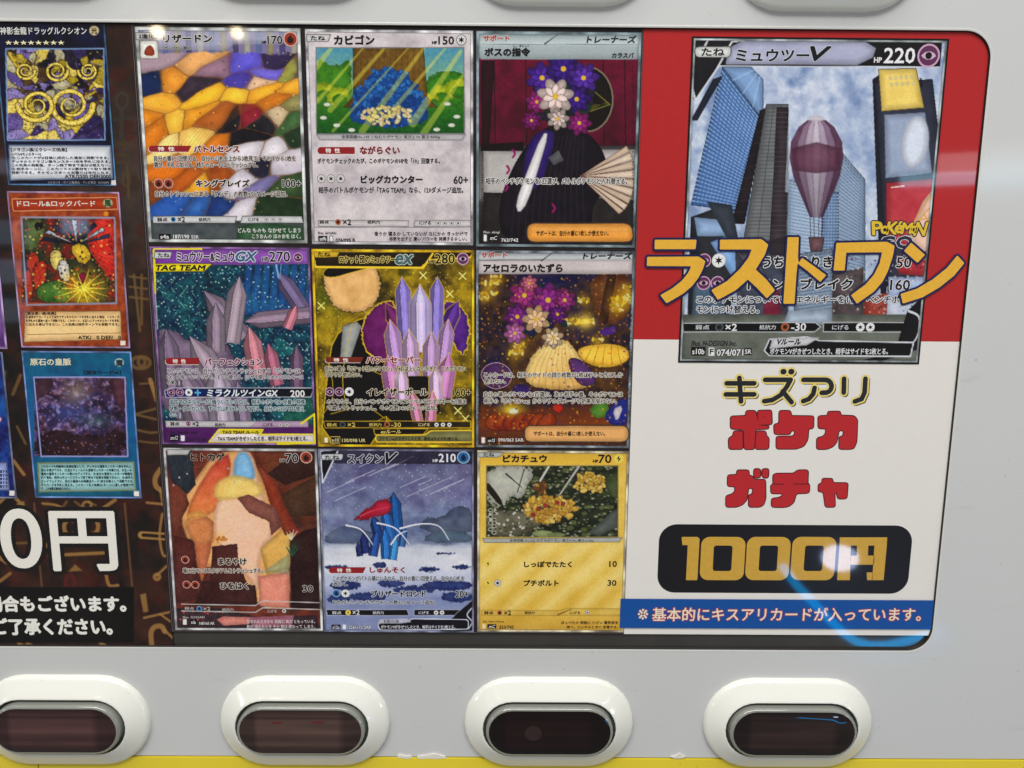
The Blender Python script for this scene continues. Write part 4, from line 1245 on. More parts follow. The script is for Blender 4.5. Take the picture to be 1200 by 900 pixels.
c.t.line('EX」が持っているワザを、すべて使える。[ワザを使うためのエネルギーは', 96, 554, 668, 576, LN, .4, (226, 220, 226), 2.4, res=1); c.t.line('必要。]', 96, 578, 146, 596, LN, .4, (226, 220, 226), 2.4, res=1)
c.energy(112, 629, 17, 'mind'); c.energy(149, 629, 17, 'mind'); c.energy(186, 629, 16, 'plain_dark')
c.t.line('+', 212, 618, 236, 642, (90, 170, 220), 1.6); c.t.line('ミラクルツインGX', 264, 616, 560, 646, (226, 230, 234), 1.4, slant=.15); c.t.line('200', 615, 620, 674, 648, (232, 230, 230), 1)
for k, (s_, e_) in enumerate((('追加でエネルギーが1個ついているなら、相手のポケモン全員の特殊', 676), ('状態・ダメカンを、すべて山札にもどして切る。自分のGXワザは使え', 672), ('ない。]', 150))):
    c.t.line(s_, 106, 658 + 28 * k, e_, 680 + 28 * k, (24, 26, 30), .4, (206, 224, 228), 2.4, res=1)
c.t.line('弱点', 108, 754, 146, 768, LN, .3, res=1); c.energy(184, 760, 11, 'mind'); c.t.line('×2', 202, 752, 228, 770, LN, .5); c.t.line('抵抗力', 296, 758, 340, 772, LN, .3, res=1); c.t.line('にげる', 498, 758, 540, 772, LN, .3, res=1)
c.energy(572, 766, 9, 'plain'); c.energy(600, 766, 9, 'plain')
c.t.line('TAG TEAM ルール', 328, 790, 482, 803, LN, .6, slant=.2); c.t.line('TAG TEAMがきぜつしたとき、相手はサイドを3枚とる。', 308, 814, 686, 832, LN, .5, res=1)
c.t.line('sm12', 110, 812, 140, 828, (220, 214, 222), .3, slant=.2); c.t.line('222/173 SR', 176, 820, 260, 834, (36, 24, 40), .4); c.t.line('Illus. Mitsuhiro Arita', 108, 792, 222, 802, (32, 22, 36), .2, res=1)
c.done()

# ---------------- 5: centre of the grid, gold, 280
Q = [(365.6, 292), (555.8, 292.8), (555.8, 524.4), (372.5, 523)]
c = Card(Q, ((360, 285), 3.6), 'gold framed card with lilac crystals on swirling gold and number 280 in the centre', (90, 78, 26), seed=51, edge=(170, 146, 50))
a = c.a
a.noise(110, [(40, 34, 16), (120, 100, 26), (170, 146, 44), (66, 62, 20)], 4, warp=120); a.noise(30, [(50, 44, 20), (196, 172, 70)], 7, .35, warp=40)
for k in range(26):
    a.stroke([(40 + 26 * k, 440 - 6 * k), (200 + 20 * k, 300 + 4 * k), (560 + 10 * k, 180 + 8 * k)], 2.5, (206, 178, 70), 1, a=.35, sm=True)
a.glow(90, 220, 150, (88, 112, 30), .6); a.dots(22, 2.2, [(230, 210, 120)], .35, 3, .8)
# black cloth with gold seams, pale lining
a.poly([(55, 860), (90, 520), (110, 400), (190, 330), (300, 300), (350, 420), (330, 860)], (22, 20, 20), sm=1, var=6, edge=(196, 168, 60), ew=4)
a.poly([(60, 120), (160, 80), (280, 84), (316, 150), (300, 250), (220, 300), (120, 280), (80, 210)], (200, 164, 116), sm=1, var=22, vs=40, rough=8, edge=(60, 50, 24), ew=4); a.poly([(56, 130), (110, 84), (230, 70), (300, 96), (200, 120), (100, 150)], (24, 22, 22), sm=2, edge=(196, 168, 60), ew=3)
a.poly([(150, 350), (210, 330), (230, 350), (180, 500), (140, 480)], (150, 152, 150), var=14, edge=(60, 56, 40)); a.stroke([(190, 340), (150, 560), (170, 700)], 3, (196, 168, 60), sm=True)
for q_ in ([(60, 730), (110, 640), (90, 480)], [(240, 520), (340, 560), (420, 530)], [(100, 720), (240, 690), (330, 740)], [(280, 760), (420, 680)]): a.stroke(q_, 3, (176, 150, 50), sm=True)
a.poly([(330, 560), (560, 560), (560, 760), (330, 780)], (24, 20, 18), sm=1, var=5)
# purple rock ledge and lilac crystals edged in gold
a.poly([(236, 440), (230, 330), (300, 250), (380, 240), (380, 500), (300, 500)], (92, 36, 86), sm=1, var=20, rough=6, edge=(200, 172, 66), ew=5)
a.poly([(560, 240), (640, 250), (690, 330), (670, 480), (620, 440)], (80, 44, 112), sm=1, var=20, rough=6, edge=(200, 172, 66), ew=5)
GE = (204, 174, 74)
for x0, y0, x1, y1, w, cc in ((430, 420, 330, 250, 70, (112, 52, 104)), (560, 420, 640, 240, 64, (100, 64, 140)), (420, 440, 400, 140, 66, (150, 136, 200)), (540, 440, 550, 140, 60, (150, 136, 200)), (480, 460, 476, 170, 92, (196, 182, 222)), (380, 520, 350, 320, 70, (186, 154, 200)), (570, 520, 596, 320, 64, (186, 154, 200)), (440, 560, 430, 360, 74, (200, 172, 206)), (520, 560, 524, 370, 70, (190, 160, 198)), (370, 650, 340, 470, 80, (196, 140, 186)), (570, 650, 600, 460, 80, (196, 140, 186)), (400, 660, 396, 520, 60, (220, 190, 220)), (545, 660, 540, 520, 60, (220, 190, 220)), (470, 760, 440, 620, 44, (212, 150, 178)), (520, 760, 530, 620, 44, (212, 150, 178))):
    a.crystal(x0, y0, x1, y1, w, cc, GE)
a.glow(478, 230, 50, (224, 224, 246), .6); a.glow(380, 560, 50, (230, 218, 236), .5); a.glow(560, 560, 46, (230, 218, 236), .5)
for x, y in ((490, 136), (656, 138), (602, 214), (60, 264), (636, 706), (668, 740)):
    a.stroke([(x - 14, y - 14), (x + 14, y + 14)], 4, (240, 226, 150)); a.stroke([(x - 14, y + 14), (x + 14, y - 14)], 4, (240, 226, 150))
a.poly([(24, 34), (700, 36), (690, 60), (520, 70), (480, 104), (36, 100)], (42, 34, 20), var=6, edge=(222, 188, 66), ew=7); a.poly([(24, 34), (138, 34), (126, 58), (30, 60)], (206, 176, 70), var=8); a.stroke([(36, 100), (490, 104), (530, 44)], 8, (228, 196, 80), sm=False)
a.poly([(70, 750), (690, 750), (690, 778), (76, 778)], (30, 26, 18), a=.75, var=4, edge=(214, 182, 70), ew=3.5)
a.poly(rounded([(290, 808), (500, 808), (520, 790), (700, 790), (700, 838), (290, 838)], 12), (120, 118, 84), var=12, edge=(226, 196, 80), ew=5); a.poly([(280, 782), (510, 782), (490, 806), (286, 806)], (24, 20, 14), edge=(206, 176, 70))
border(c, Q, 10, (200, 166, 56)); a.rect(100, 816, 138, 842, (22, 20, 16), var=0, edge=(200, 180, 110)); a.rect(74, 820, 88, 840, (226, 220, 196), var=0)
c.n.line('ロケット団のミュウツー', 138, 54, 372, 84, (30, 24, 16), 1.1, (224, 200, 110), 2.6); c.n.line('ex', 374, 50, 444, 88, (70, 100, 108), 2.2, (196, 206, 190), 3.4, slant=.25); c.h.digits = True; c.h.line('280', 540, 46, 622, 86, (26, 22, 16), 1, (226, 204, 110), 2.6); c.h.digits = True; c.h.line('HP', 512, 70, 536, 84, LN, .6, (224, 200, 110), 1.8)
c.energy(657, 66, 26, 'mind'); c.t.line('たね', 46, 38, 98, 55, (40, 30, 12), .5)
c.badge(78, 480, 238, 503, (120, 40, 22)); c.t.line('パワーセーバー', 250, 478, 480, 506, (140, 26, 60), 1.4, (236, 214, 196), 2.6)
c.t.line('自分の場の「ロケット団のポケモン」が4匹以上いないかぎり、このポケモン', 78, 518, 668, 540, LN, .4, (226, 214, 184), 2.4, res=1); c.t.line('はワザが使えない。', 78, 544, 230, 564, LN, .4, (226, 214, 184), 2.4, res=1)
c.energy(96, 626, 19, 'mind'); c.energy(136, 626, 19, 'mind'); c.energy(178, 626, 19, 'plain_dark')
c.t.line('イレイザーボール', 252, 612, 508, 642, (26, 20, 22), 1.5, (230, 214, 190), 2.6); c.t.line('160+', 614, 614, 690, 644, (26, 22, 18), .9, (226, 204, 120), 2.2)
c.t.line('のぞむなら、自分のベンチポケモンについているエネルギーを2個ま', 84, 656, 670, 678, (24, 22, 20), .4, (228, 222, 208), 2.4, res=1); c.t.line('で選んでトラッシュし、その枚数×60ダメージ追加。', 84, 684, 548, 704, (24, 22, 20), .4, (228, 222, 208), 2.4, res=1)
c.t.line('弱点', 84, 758, 126, 772, (216, 190, 96), .4, res=1); c.energy(150, 764, 12, 'dark'); c.t.line('×2', 172, 756, 204, 774, (216, 190, 96), .5); c.t.line('抵抗力', 262, 758, 314, 772, (216, 190, 96), .4, res=1); c.energy(338, 764, 12, 'fist'); c.t.line('-30', 356, 756, 396, 774, (216, 190, 96), .5); c.t.line('にげる', 470, 758, 518, 772, (230, 206, 150), .4, res=1)
for k in range(3): c.energy(546 + 27 * k, 765, 9, 'plain_dark')
c.t.line('exルール', 312, 786, 396, 802, (220, 196, 110), .6, slant=.2); c.t.line('ポケモンexがきぜつしたとき、相手はサイドを2枚とる。', 304, 816, 640, 832, (30, 26, 16), .3, res=1)
c.t.line('sv10', 104, 822, 134, 837, (226, 214, 170), .3); c.t.line('130/098 UR', 148, 824, 246, 838, (220, 204, 140), .4)
c.done()

# ---------------- 6: middle right, lantern garden
Q = [(557.5, 293.3), (744.4, 294.7), (736.7, 524.4), (558.3, 524.4)]
c = Card(Q, ((545, 285), 3.6), 'silver topped card with a night garden of glowing yellow lanterns and purple petals', (30, 26, 50), seed=61)
a = c.a
a.noise(120, [(20, 20, 54), (34, 30, 70), (58, 40, 34), (90, 62, 30)], 5, warp=60); a.noise(26, [(18, 18, 40), (96, 74, 50)], 9, .45)
a.glow(330, 210, 170, (34, 40, 120), .5); a.poly([(520, 130), (710, 130), (700, 300), (600, 360), (540, 280)], (88, 58, 36), var=26, sm=1, rough=8); a.poly([(600, 130), (640, 130), (600, 340), (560, 340)], (60, 38, 24), var=18)
for x, y, r in ((100, 190, 40), (130, 150, 26), (215, 460, 34), (230, 430, 26), (660, 240, 46), (690, 200, 30), (640, 270, 30), (500, 240, 26), (450, 330, 28), (510, 330, 40), (80, 230, 24), (560, 420, 30)):
    a.glow(x, y, r * 2.2, (206, 170, 60), .75)
    for k in range(9):
        t = k * 2.4 + x
        a.ell(x + r * .8 * math.cos(t), y + r * .6 * math.sin(t * 1.3), r * .34, r * .17, [(232, 206, 96), (190, 158, 50), (226, 214, 150)][k % 3], rot=k * 47, var=14)
a.glow(505, 330, 60, (250, 226, 120), .9); a.glow(195, 705, 110, (236, 214, 70), .9, ry=60)
# heap of pale cloth under big purple flowers, a yellow gourd beside
a.poly([(250, 600), (262, 500), (330, 420), (420, 400), (470, 450), (540, 560), (540, 610), (400, 622)], (220, 204, 150), sm=1, var=18, vs=30, rough=5, edge=(96, 70, 50), ang=70, col2=(190, 152, 96))
for k in range(8): a.stroke([(280 + 30 * k, 606), (300 + 22 * k, 520), (350 + 12 * k, 430)], 4, (160, 128, 84), 2, a=.6, sm=True)
a.poly([(420, 480), (500, 490), (570, 590), (480, 610)], (84, 56, 100), sm=2, var=16, edge=(40, 26, 56))
a.foliage(310, 280, 140, 110, [(36, 40, 74), (30, 54, 60), (60, 70, 40)], 60, 20, 3, (14, 16, 28))
for x, y, r, cc in ((250, 220, 62, (150, 62, 118)), (350, 240, 70, (130, 52, 124)), (420, 240, 46, (146, 60, 122)), (220, 310, 54, (118, 48, 124)), (210, 380, 44, (186, 120, 170)), (300, 320, 56, (222, 190, 156)), (390, 300, 40, (100, 42, 116)), (370, 400, 44, (226, 204, 170)), (270, 170, 34, (206, 124, 142))):
    a.bloom(x, y, r, cc, 7, y)
a.poly([(460, 450), (540, 424), (640, 424), (694, 450), (690, 500), (600, 530), (510, 510)], (214, 176, 84), sm=2, var=22, edge=(92, 66, 30))
for k in range(5): a.stroke([(500 + 40 * k, 510), (520 + 32 * k, 470), (540 + 26 * k, 430)], 5, (150, 110, 50), 2, a=.7, sm=True)
for p in ([(560, 380), (590, 350), (620, 370), (600, 394)], [(570, 376), (640, 340), (630, 390)]): a.poly(p, (84, 50, 120), sm=1, var=14)
a.poly([(60, 560), (90, 510), (150, 500), (200, 540), (190, 600), (110, 620)], (74, 50, 84), sm=2, var=16, edge=(190, 160, 190)); a.poly([(190, 600), (260, 590), (300, 640), (220, 660)], (56, 40, 90), sm=2, var=14)
a.grad([(640, (70, 40, 24)), (760, (130, 70, 34)), (860, (70, 44, 30))], mask=np.clip((a.y - 640 - 60 * fbm(a.x, a.y, 90, 4)) / 30, 0, 1) * .8)
for k in range(7): a.poly([(70 + 36 * k, 770), (120 + 40 * k, 700), (180 + 36 * k, 760), (150 + 30 * k, 800)], (130, 60, 30), sm=2, var=22, edge=(60, 26, 16))
a.glow(195, 705, 90, (240, 226, 90), .85, ry=50); a.ell(204, 708, 20, 12, (226, 224, 196)); a.poly([(360, 690), (400, 670), (420, 700), (390, 720)], (170, 60, 40), sm=1, edge=(70, 24, 20)); a.poly([(520, 690), (600, 660), (610, 730), (540, 740)], (84, 120, 56), sm=1, var=20)
a.poly([(580, 730), (640, 660), (690, 650), (690, 770), (620, 770)], (40, 46, 110), sm=1, var=18); a.poly([(620, 700), (670, 680), (640, 760)], (206, 200, 206), sm=1)
a.dots(24, 4, [(226, 190, 80), (160, 110, 50), (70, 50, 110), (196, 130, 60)], .4, 8, .6)
a.poly([(50, 36), (708, 40), (708, 130), (52, 130)], (180, 172, 172), var=12, vs=120); a.grad([(36, (120, 128, 134)), (60, (190, 196, 198)), (72, (150, 152, 154)), (80, (196, 184, 184))], mask=a.inside(46, 34, 714, 82) * .7)
a.stroke([(50, 72), (330, 70), (372, 36), (372, 36)], 3, (80, 82, 86)); a.stroke([(322, 74), (376, 36)], 6, (70, 72, 78), 2)
border(c, Q, 9, (124, 130, 136))
for x in (60, 698): a.dots(9, 2.4, [(30, 26, 28)], .9, 7, .8, mask=a.inside(x - 8, 150, x + 6, 760))
a.poly(rounded([(250, 768), (690, 768), (690, 838), (250, 838)], 34, 6), (202, 160, 112), var=8, edge=(60, 54, 50), ew=5); a.rect(94, 818, 130, 842, (24, 22, 24), var=0); a.rect(70, 818, 84, 842, (226, 224, 220), var=0)
c.n.line('サポート', 70, 38, 176, 59, (176, 40, 36), 1.3, (216, 210, 206), 2); c.h.digits = False; c.h.line('トレーナーズ', 500, 40, 702, 66, (30, 30, 34), 1.4, slant=.15); c.n.line('アセロラのいたずら', 78, 88, 410, 122, (26, 24, 26), 1.9)
c.t.line('このカードは、相手のサイドの残り枚数が2枚以下のときにしか', 80, 544, 664, 566, (24, 20, 26), .4, (226, 218, 206), 2.6, res=1); c.t.line('使えない。', 80, 572, 172, 592, (24, 20, 26), .4, (226, 218, 206), 2.6, res=1)
c.t.line('自分の場のポケモンを1匹選ぶ。次の相手の番、そのポケモンは', 80, 626, 664, 648, (24, 20, 26), .4, (226, 218, 206), 2.6, res=1); c.t.line('相手の「ポケモンex」からワザのダメージや効果を受けない。', 80, 654, 640, 676, (24, 20, 26), .4, (226, 218, 206), 2.6, res=1)
c.t.line('サポートは、自分の番に1枚しか使えない。', 290, 792, 590, 812, (40, 28, 20), .4, res=1); c.t.line('m1S', 98, 824, 126, 838, (226, 226, 226), .3, slant=.2); c.t.line('090/063 SAR', 140, 822, 246, 836, (226, 222, 216), .4)
c.done()

# ---------------- 7: bottom left, canyon, 70
Q = [(194.3, 524.3), (371.7, 526.2), (378.9, 739), (203, 737.7)]
c = Card(Q, ((185, 515), 3.75), 'card with a pastel light shaft between brown canyon rocks and number 70', (90, 50, 40), seed=71, edge=(150, 148, 152))
a = c.a
a.noise(120, [(70, 34, 30), (110, 56, 44), (60, 40, 36)], 3, warp=40)
a.poly([(40, 200), (140, 210), (250, 60), (400, 40), (430, 110), (520, 300), (560, 420), (590, 740), (440, 740), (300, 560), (170, 560), (120, 400)], (206, 160, 112), sm=1, var=14, vs=90, soft=8)
a.poly([(150, 250), (260, 80), (330, 60), (300, 260), (240, 330), (120, 360)], (170, 66, 60), sm=1, var=20, soft=10, ang=90, col2=(206, 140, 84)); a.poly([(110, 340), (200, 300), (260, 420), (240, 460), (170, 470)], (214, 160, 96), sm=1, var=14, soft=6)
a.poly([(120, 360), (250, 330), (240, 460), (200, 620), (190, 620), (150, 440)], (176, 110, 80), sm=1, var=16, soft=6)
a.poly([(300, 220), (350, 40), (420, 60), (440, 180), (470, 260), (520, 420), (450, 480), (440, 700), (400, 600), (300, 520), (250, 420), (246, 300)], (226, 186, 160), sm=1, var=10, vs=80, soft=10)
a.poly([(340, 60), (400, 50), (432, 150), (420, 180), (330, 190)], (126, 172, 204), sm=1, var=14, soft=10); a.poly([(250, 190), (330, 150), (440, 180), (470, 250), (360, 260), (246, 270)], (222, 196, 120), sm=1, var=12, soft=12, a=.9); a.glow(370, 400, 150, (238, 204, 186), .6, ry=190)
a.poly([(450, 480), (560, 380), (600, 400), (580, 560), (480, 600)], (204, 166, 100), sm=0, var=14, soft=3); a.poly([(440, 600), (580, 580), (580, 740), (450, 730)], (206, 140, 124), var=12, soft=3); a.poly([(460, 580), (580, 500), (580, 590)], (140, 160, 140), a=.6, soft=8)
br = (74, 40, 32)
for p, cc in (([(420, 50), (700, 46), (712, 360), (640, 380), (540, 240), (470, 180), (440, 120)], (96, 52, 36)), ([(480, 150), (600, 60), (706, 50), (708, 150), (560, 200)], (52, 30, 26)), ([(530, 250), (708, 150), (712, 330), (600, 340)], (72, 50, 36)), ([(440, 110), (520, 190), (560, 290), (620, 400), (560, 420), (500, 300)], (136, 62, 44)),
              ([(350, 256), (400, 240), (520, 300), (545, 380), (500, 420), (490, 360), (400, 320)], (126, 80, 72)), ([(580, 440), (640, 400), (716, 380), (722, 740), (590, 740)], (44, 24, 26)), ([(40, 180), (110, 190), (140, 280), (110, 340), (100, 440), (60, 480)], (108, 60, 48)), ([(36, 60), (150, 50), (168, 200), (130, 240), (60, 180)], (42, 50, 60)),
              ([(70, 420), (160, 440), (170, 520), (180, 700), (70, 720)], (80, 40, 38)), ([(240, 470), (350, 456), (356, 540), (430, 720), (210, 720), (236, 560)], (70, 36, 34)), ([(200, 620), (430, 640), (440, 730), (160, 730)], (58, 30, 30))):
    a.poly(p, cc, sm=0, var=16, vs=50, soft=3, rough=3, ang=80, col2=tuple(v * .78 for v in cc))
a.poly([(100, 340), (240, 330), (250, 450), (160, 470)], (196, 138, 92), sm=2, var=14, soft=8, a=.7)
a.glow(600, 470, 60, (60, 90, 60), .5); a.poly([(590, 370), (626, 400), (600, 430)], (150, 60, 56), a=.7)
for k in range(4): a.stroke([(586, 440), (566 + 16 * k, 396 + 5 * abs(k - 2))], 5, (216, 214, 190), 2)
for k in range(5): a.stroke([(590, 510), (566 + 14 * k, 460 + 6 * abs(k - 2))], 8, (36, 70, 60), 3)
a.glow(278, 430, 44, (244, 196, 120), .9); a.foliage(282, 438, 22, 14, [(200, 120, 70), (226, 160, 90)], 12, 8, 1)
for x, y in ((96, 166), (70, 200), (130, 150), (376, 104), (338, 186), (310, 126)): a.ell(x, y, 4, 4, (196, 204, 214))
a.poly([(70, 740), (280, 740), (440, 780), (700, 770), (712, 832), (76, 830)], (52, 38, 44), var=12); a.poly([(260, 790), (290, 776), (420, 780), (400, 810), (290, 816)], (206, 140, 130), var=10); a.poly([(400, 780), (600, 770), (590, 820), (420, 826)], (180, 120, 140), var=18, a=.8)
a.dots(30, 5, [(206, 70, 70), (220, 120, 110)], .35, 4, .8, mask=a.inside(90, 750, 300, 810))
a.noise(5, [(60, 40, 34), (220, 190, 170)], 14, .10)
for y in (722, 752): a.stroke([(106, y), (430, y + 6), (462, y - 14), (716, y - 6)], 4, (190, 186, 184))
border(c, Q, 11, (176, 176, 178)); a.poly([(40, 42), (146, 44), (132, 66), (44, 68)], (196, 194, 194), edge=(90, 88, 90)); a.rect(144, 790, 172, 812, (24, 20, 22), var=0); a.rect(112, 788, 128, 812, (220, 218, 216), var=0)
c.n.line('ヒトカゲ', 148, 60, 294, 92, LN, 1.6, (190, 160, 140), 2.2); c.h.digits = True; c.h.line('70', 562, 62, 618, 100, (26, 22, 24), 1, (210, 200, 196), 2.4); c.h.digits = True; c.h.line('HP', 538, 84, 560, 97, LN, .6, (210, 200, 196), 1.6)
c.energy(653, 78, 27, 'fire'); c.energy(122, 527, 18, 'fire'); c.energy(128, 636, 18, 'fire'); c.energy(166, 637, 18, 'fire')
c.t.line('まるやけ', 268, 521, 390, 549, LN, 1.4, (222, 204, 186), 2.8); c.t.line('場に出ているスタジアムをトラッシュする。', 112, 564, 462, 586, LN, .4, (222, 208, 196), 2.6, res=1)
c.t.line('ひをはく', 276, 628, 398, 656, LN, 1.4, (216, 200, 190), 2.8); c.t.line('30', 638, 640, 682, 668, (24, 20, 22), .8, (206, 196, 190), 2.2)
c.t.line('弱点', 120, 734, 160, 746, (190, 186, 184), .3, res=1); c.energy(184, 742, 12, 'water'); c.t.line('×2', 202, 734, 232, 750, (190, 186, 184), .3); c.t.line('抵抗力', 284, 740, 334, 752, (190, 186, 184), .3, res=1); c.t.line('にげる', 484, 746, 524, 760, (190, 186, 184), .3, res=1); c.energy(556, 752, 10, 'plain')
c.t.line('Illus. GOSSAN', 112, 774, 206, 784, (200, 196, 194), .2, res=1); c.t.line('168/165 AR', 184, 800, 250, 812, (216, 212, 210), .4); c.t.line('sv2a', 148, 794, 168, 808, (226, 226, 226), .3)
c.t.line('生まれたときから 尻尾に 炎が ともっている。', 392, 790, 692, 806, (220, 214, 214), .3, res=1); c.t.line('炎が 消えたとき その 命は 終わって しまう。', 392, 812, 692, 828, (220, 214, 214), .3, res=1)
c.done()

# ---------------- 8: bottom middle, snow night, 210
Q = [(374.3, 525.7), (554.9, 527), (555.7, 741), (378.3, 740)]
c = Card(Q, ((365, 515), 3.75), 'dark blue card with snowfield, shooting stars and number 210 in the bottom row', (50, 52, 84), seed=81, edge=(110, 112, 126))
a = c.a
a.grad([(40, (30, 24, 48)), (200, (62, 58, 96)), (330, (96, 108, 140)), (430, (80, 94, 120)), (520, (190, 192, 202)), (640, (150, 158, 186)), (860, (40, 50, 90))])
a.noise(90, [(40, 34, 70), (92, 84, 128), (130, 142, 168), (50, 50, 84)], 5, .42, warp=60, sx=.8); a.noise(30, [(34, 34, 66), (170, 174, 196)], 8, .18, warp=20)
a.glow(330, 200, 160, (130, 150, 170), .4); a.dots(26, 2, [(220, 220, 236)], .4, 4, .8, mask=np.clip((330 - a.y) / 40, 0, 1))
for x, y, l, w_ in ((70, 230, 120, 4), (150, 190, 130, 4), (250, 160, 200, 5), (100, 270, 140, 4), (390, 210, 110, 4), (420, 250, 200, 3), (520, 240, 150, 6), (470, 200, 60, 3), (210, 120, 60, 4), (330, 130, 90, 6)):
    a.stroke([(x, y), (x + l, y - l * .44)], 2, (226, 222, 236), w_ * .5, a=.85)
for p, cc in (([(470, 400), (500, 340), (560, 350), (640, 290), (706, 300), (706, 430)], (50, 58, 78)), ([(60, 420), (150, 370), (230, 400), (330, 420), (330, 450), (60, 460)], (66, 76, 100)), ([(500, 420), (600, 390), (706, 420), (706, 450), (500, 450)], (58, 76, 92))):
    a.poly(p, cc, sm=1, var=20, rough=6, edge=(36, 40, 60))
a.grad([(430, (110, 122, 144)), (480, (214, 216, 220)), (540, (230, 230, 232)), (640, (178, 184, 206)), (700, (120, 130, 166))], mask=np.clip((a.y - 440 - 24 * fbm(a.x, a.y, 60, 3)) / 12, 0, 1) * .85)
a.noise(40, [(150, 156, 180), (224, 224, 228)], 12, .22, sx=.5)
for x, y, w_, h_ in ((110, 560, 50, 10), (300, 550, 30, 14), (590, 500, 40, 5), (520, 570, 46, 10), (350, 630, 60, 18), (150, 640, 70, 20), (600, 640, 110, 24), (450, 660, 90, 18), (250, 690, 80, 20), (640, 690, 70, 24), (120, 700, 50, 20), (660, 560, 40, 10)):
    a.ell(x, y, w_, h_, (52, 62, 104), var=24, rough=8, soft=5)
# blue ice spires, a torn red banner and white reeds
for x0, y0, x1, y1, w, cc in ((300, 440, 270, 330, 44, (44, 76, 130)), (380, 430, 360, 230, 56, (46, 92, 146)), (350, 440, 320, 300, 50, (60, 110, 170)), (240, 500, 226, 410, 36, (48, 60, 110)), (270, 512, 290, 400, 40, (56, 88, 150)), (330, 524, 322, 390, 44, (64, 120, 182)), (356, 528, 372, 420, 36, (84, 150, 206)), (214, 512, 204, 450, 26, (44, 54, 100)), (396, 470, 410, 380, 30, (70, 110, 160))):
    a.crystal(x0, y0, x1, y1, w, cc, (20, 30, 64))
a.stroke([(352, 250), (214, 356)], 5, (60, 30, 40)); a.poly([(170, 356), (206, 340), (230, 310), (270, 290), (300, 262), (340, 262), (356, 300), (330, 330), (280, 336), (240, 352), (200, 352)], (150, 42, 64), sm=1, var=22, rough=6, edge=(84, 20, 40)); a.stroke([(215, 336), (270, 312), (340, 296)], 5, (190, 84, 98), 2, sm=True)
for q_ in ([(154, 376), (220, 396), (270, 460)], [(290, 366), (370, 390), (432, 460)], [(390, 390), (480, 370), (560, 380), (604, 440)], [(350, 460), (380, 420), (420, 400)]): a.stroke(q_, 8, (214, 214, 222), 3, sm=True)
a.poly([(60, 40), (706, 44), (706, 108), (90, 104)], (24, 20, 30), a=.6, var=6); a.poly([(40, 50), (120, 44), (50, 190)], (26, 24, 30), edge=(214, 214, 220), ew=5); a.stroke([(40, 100), (52, 186), (90, 104), (116, 50)], 5, (206, 208, 216))
a.poly([(66, 746), (420, 746), (430, 772), (70, 772)], (22, 20, 28), edge=(170, 172, 190), ew=3); a.poly([(452, 746), (690, 746), (680, 772), (450, 772)], (22, 20, 28), edge=(170, 172, 190), ew=3); a.poly([(640, 760), (712, 700), (714, 840), (560, 844)], (22, 20, 28), edge=(150, 150, 170)); a.stroke([(704, 740), (684, 770), (706, 800), (690, 830)], 5, (196, 198, 210), sm=True)
a.poly(rounded([(290, 806), (420, 800), (440, 786), (690, 790), (690, 832), (300, 836)], 14), (24, 22, 32), edge=(206, 208, 220), ew=4); a.poly([(300, 788), (420, 784), (440, 800), (400, 806), (290, 808)], (196, 196, 210))
border(c, Q, 8, (120, 122, 140)); a.poly(rounded([(42, 64), (142, 62), (136, 90), (44, 90)], 12), (206, 208, 210), edge=(60, 60, 70)); a.rect(88, 812, 128, 832, (26, 26, 36), var=0); a.rect(138, 812, 152, 832, (220, 220, 226), var=0)
c.n.line('スイクン', 160, 64, 314, 102, (26, 22, 34), 1.4, (206, 204, 220), 3); c.n.line('V', 316, 58, 368, 104, (24, 22, 30), 2.6, (214, 214, 224), 3, slant=.5); c.h.digits = True; c.h.line('210', 560, 62, 634, 98, (232, 232, 238), 1.1); c.h.digits = True; c.h.line('HP', 534, 86, 556, 98, (226, 226, 232), .7)
c.energy(668, 78, 28, 'water'); c.t.line('たね', 60, 69, 124, 86, LN, .6)
c.badge(78, 560, 240, 586); c.t.line('しゅんそく', 258, 560, 410, 584, (132, 34, 48), 1.4, (224, 214, 222), 2.6)
c.t.line('このポケモンがバトル場にいるなら、自分の番に1回使える。自分の山札を', 94, 598, 672, 620, LN, .4, (212, 216, 228), 2.4, res=1); c.t.line('1枚引く。', 94, 624, 160, 642, LN, .4, (212, 216, 228), 2.4, res=1)
c.energy(110, 674, 18, 'water'); c.energy(150, 675, 18, 'plain_dark'); c.t.line('ブリザードロンド', 264, 662, 504, 690, (22, 22, 34), 1.5, (214, 218, 230), 2.6); c.t.line('20+', 632, 664, 692, 692, (22, 22, 34), .9, (206, 210, 224), 2.2)
c.t.line('おたがいのベンチポケモンの数×20ダメージ追加。', 94, 704, 546, 724, LN, .4, (212, 216, 228), 2.4, res=1)
c.t.line('弱点', 92, 753, 132, 766, (220, 220, 228), .3, res=1); c.energy(162, 759, 12, 'bolt'); c.t.line('×2', 182, 748, 212, 768, (226, 226, 232), .6); c.t.line('抵抗力', 270, 753, 318, 766, (220, 220, 228), .3, res=1); c.t.line('にげる', 472, 753, 516, 766, (220, 220, 228), .3, res=1); c.energy(548, 759, 10, 'plain_dark'); c.energy(574, 759, 10, 'plain_dark')
c.t.line('Vルール', 318, 790, 386, 803, (40, 40, 56), .5, slant=.2); c.t.line('ポケモンVがきぜつしたとき、相手はサイドを2枚とる。', 306, 814, 632, 830, (220, 220, 228), .3, res=1); c.t.line('s12a', 94, 816, 124, 830, (220, 220, 230), .3); c.t.line('226/172 SAR', 164, 816, 264, 830, (224, 224, 232), .4, (40, 44, 70), 1.6)
c.done()

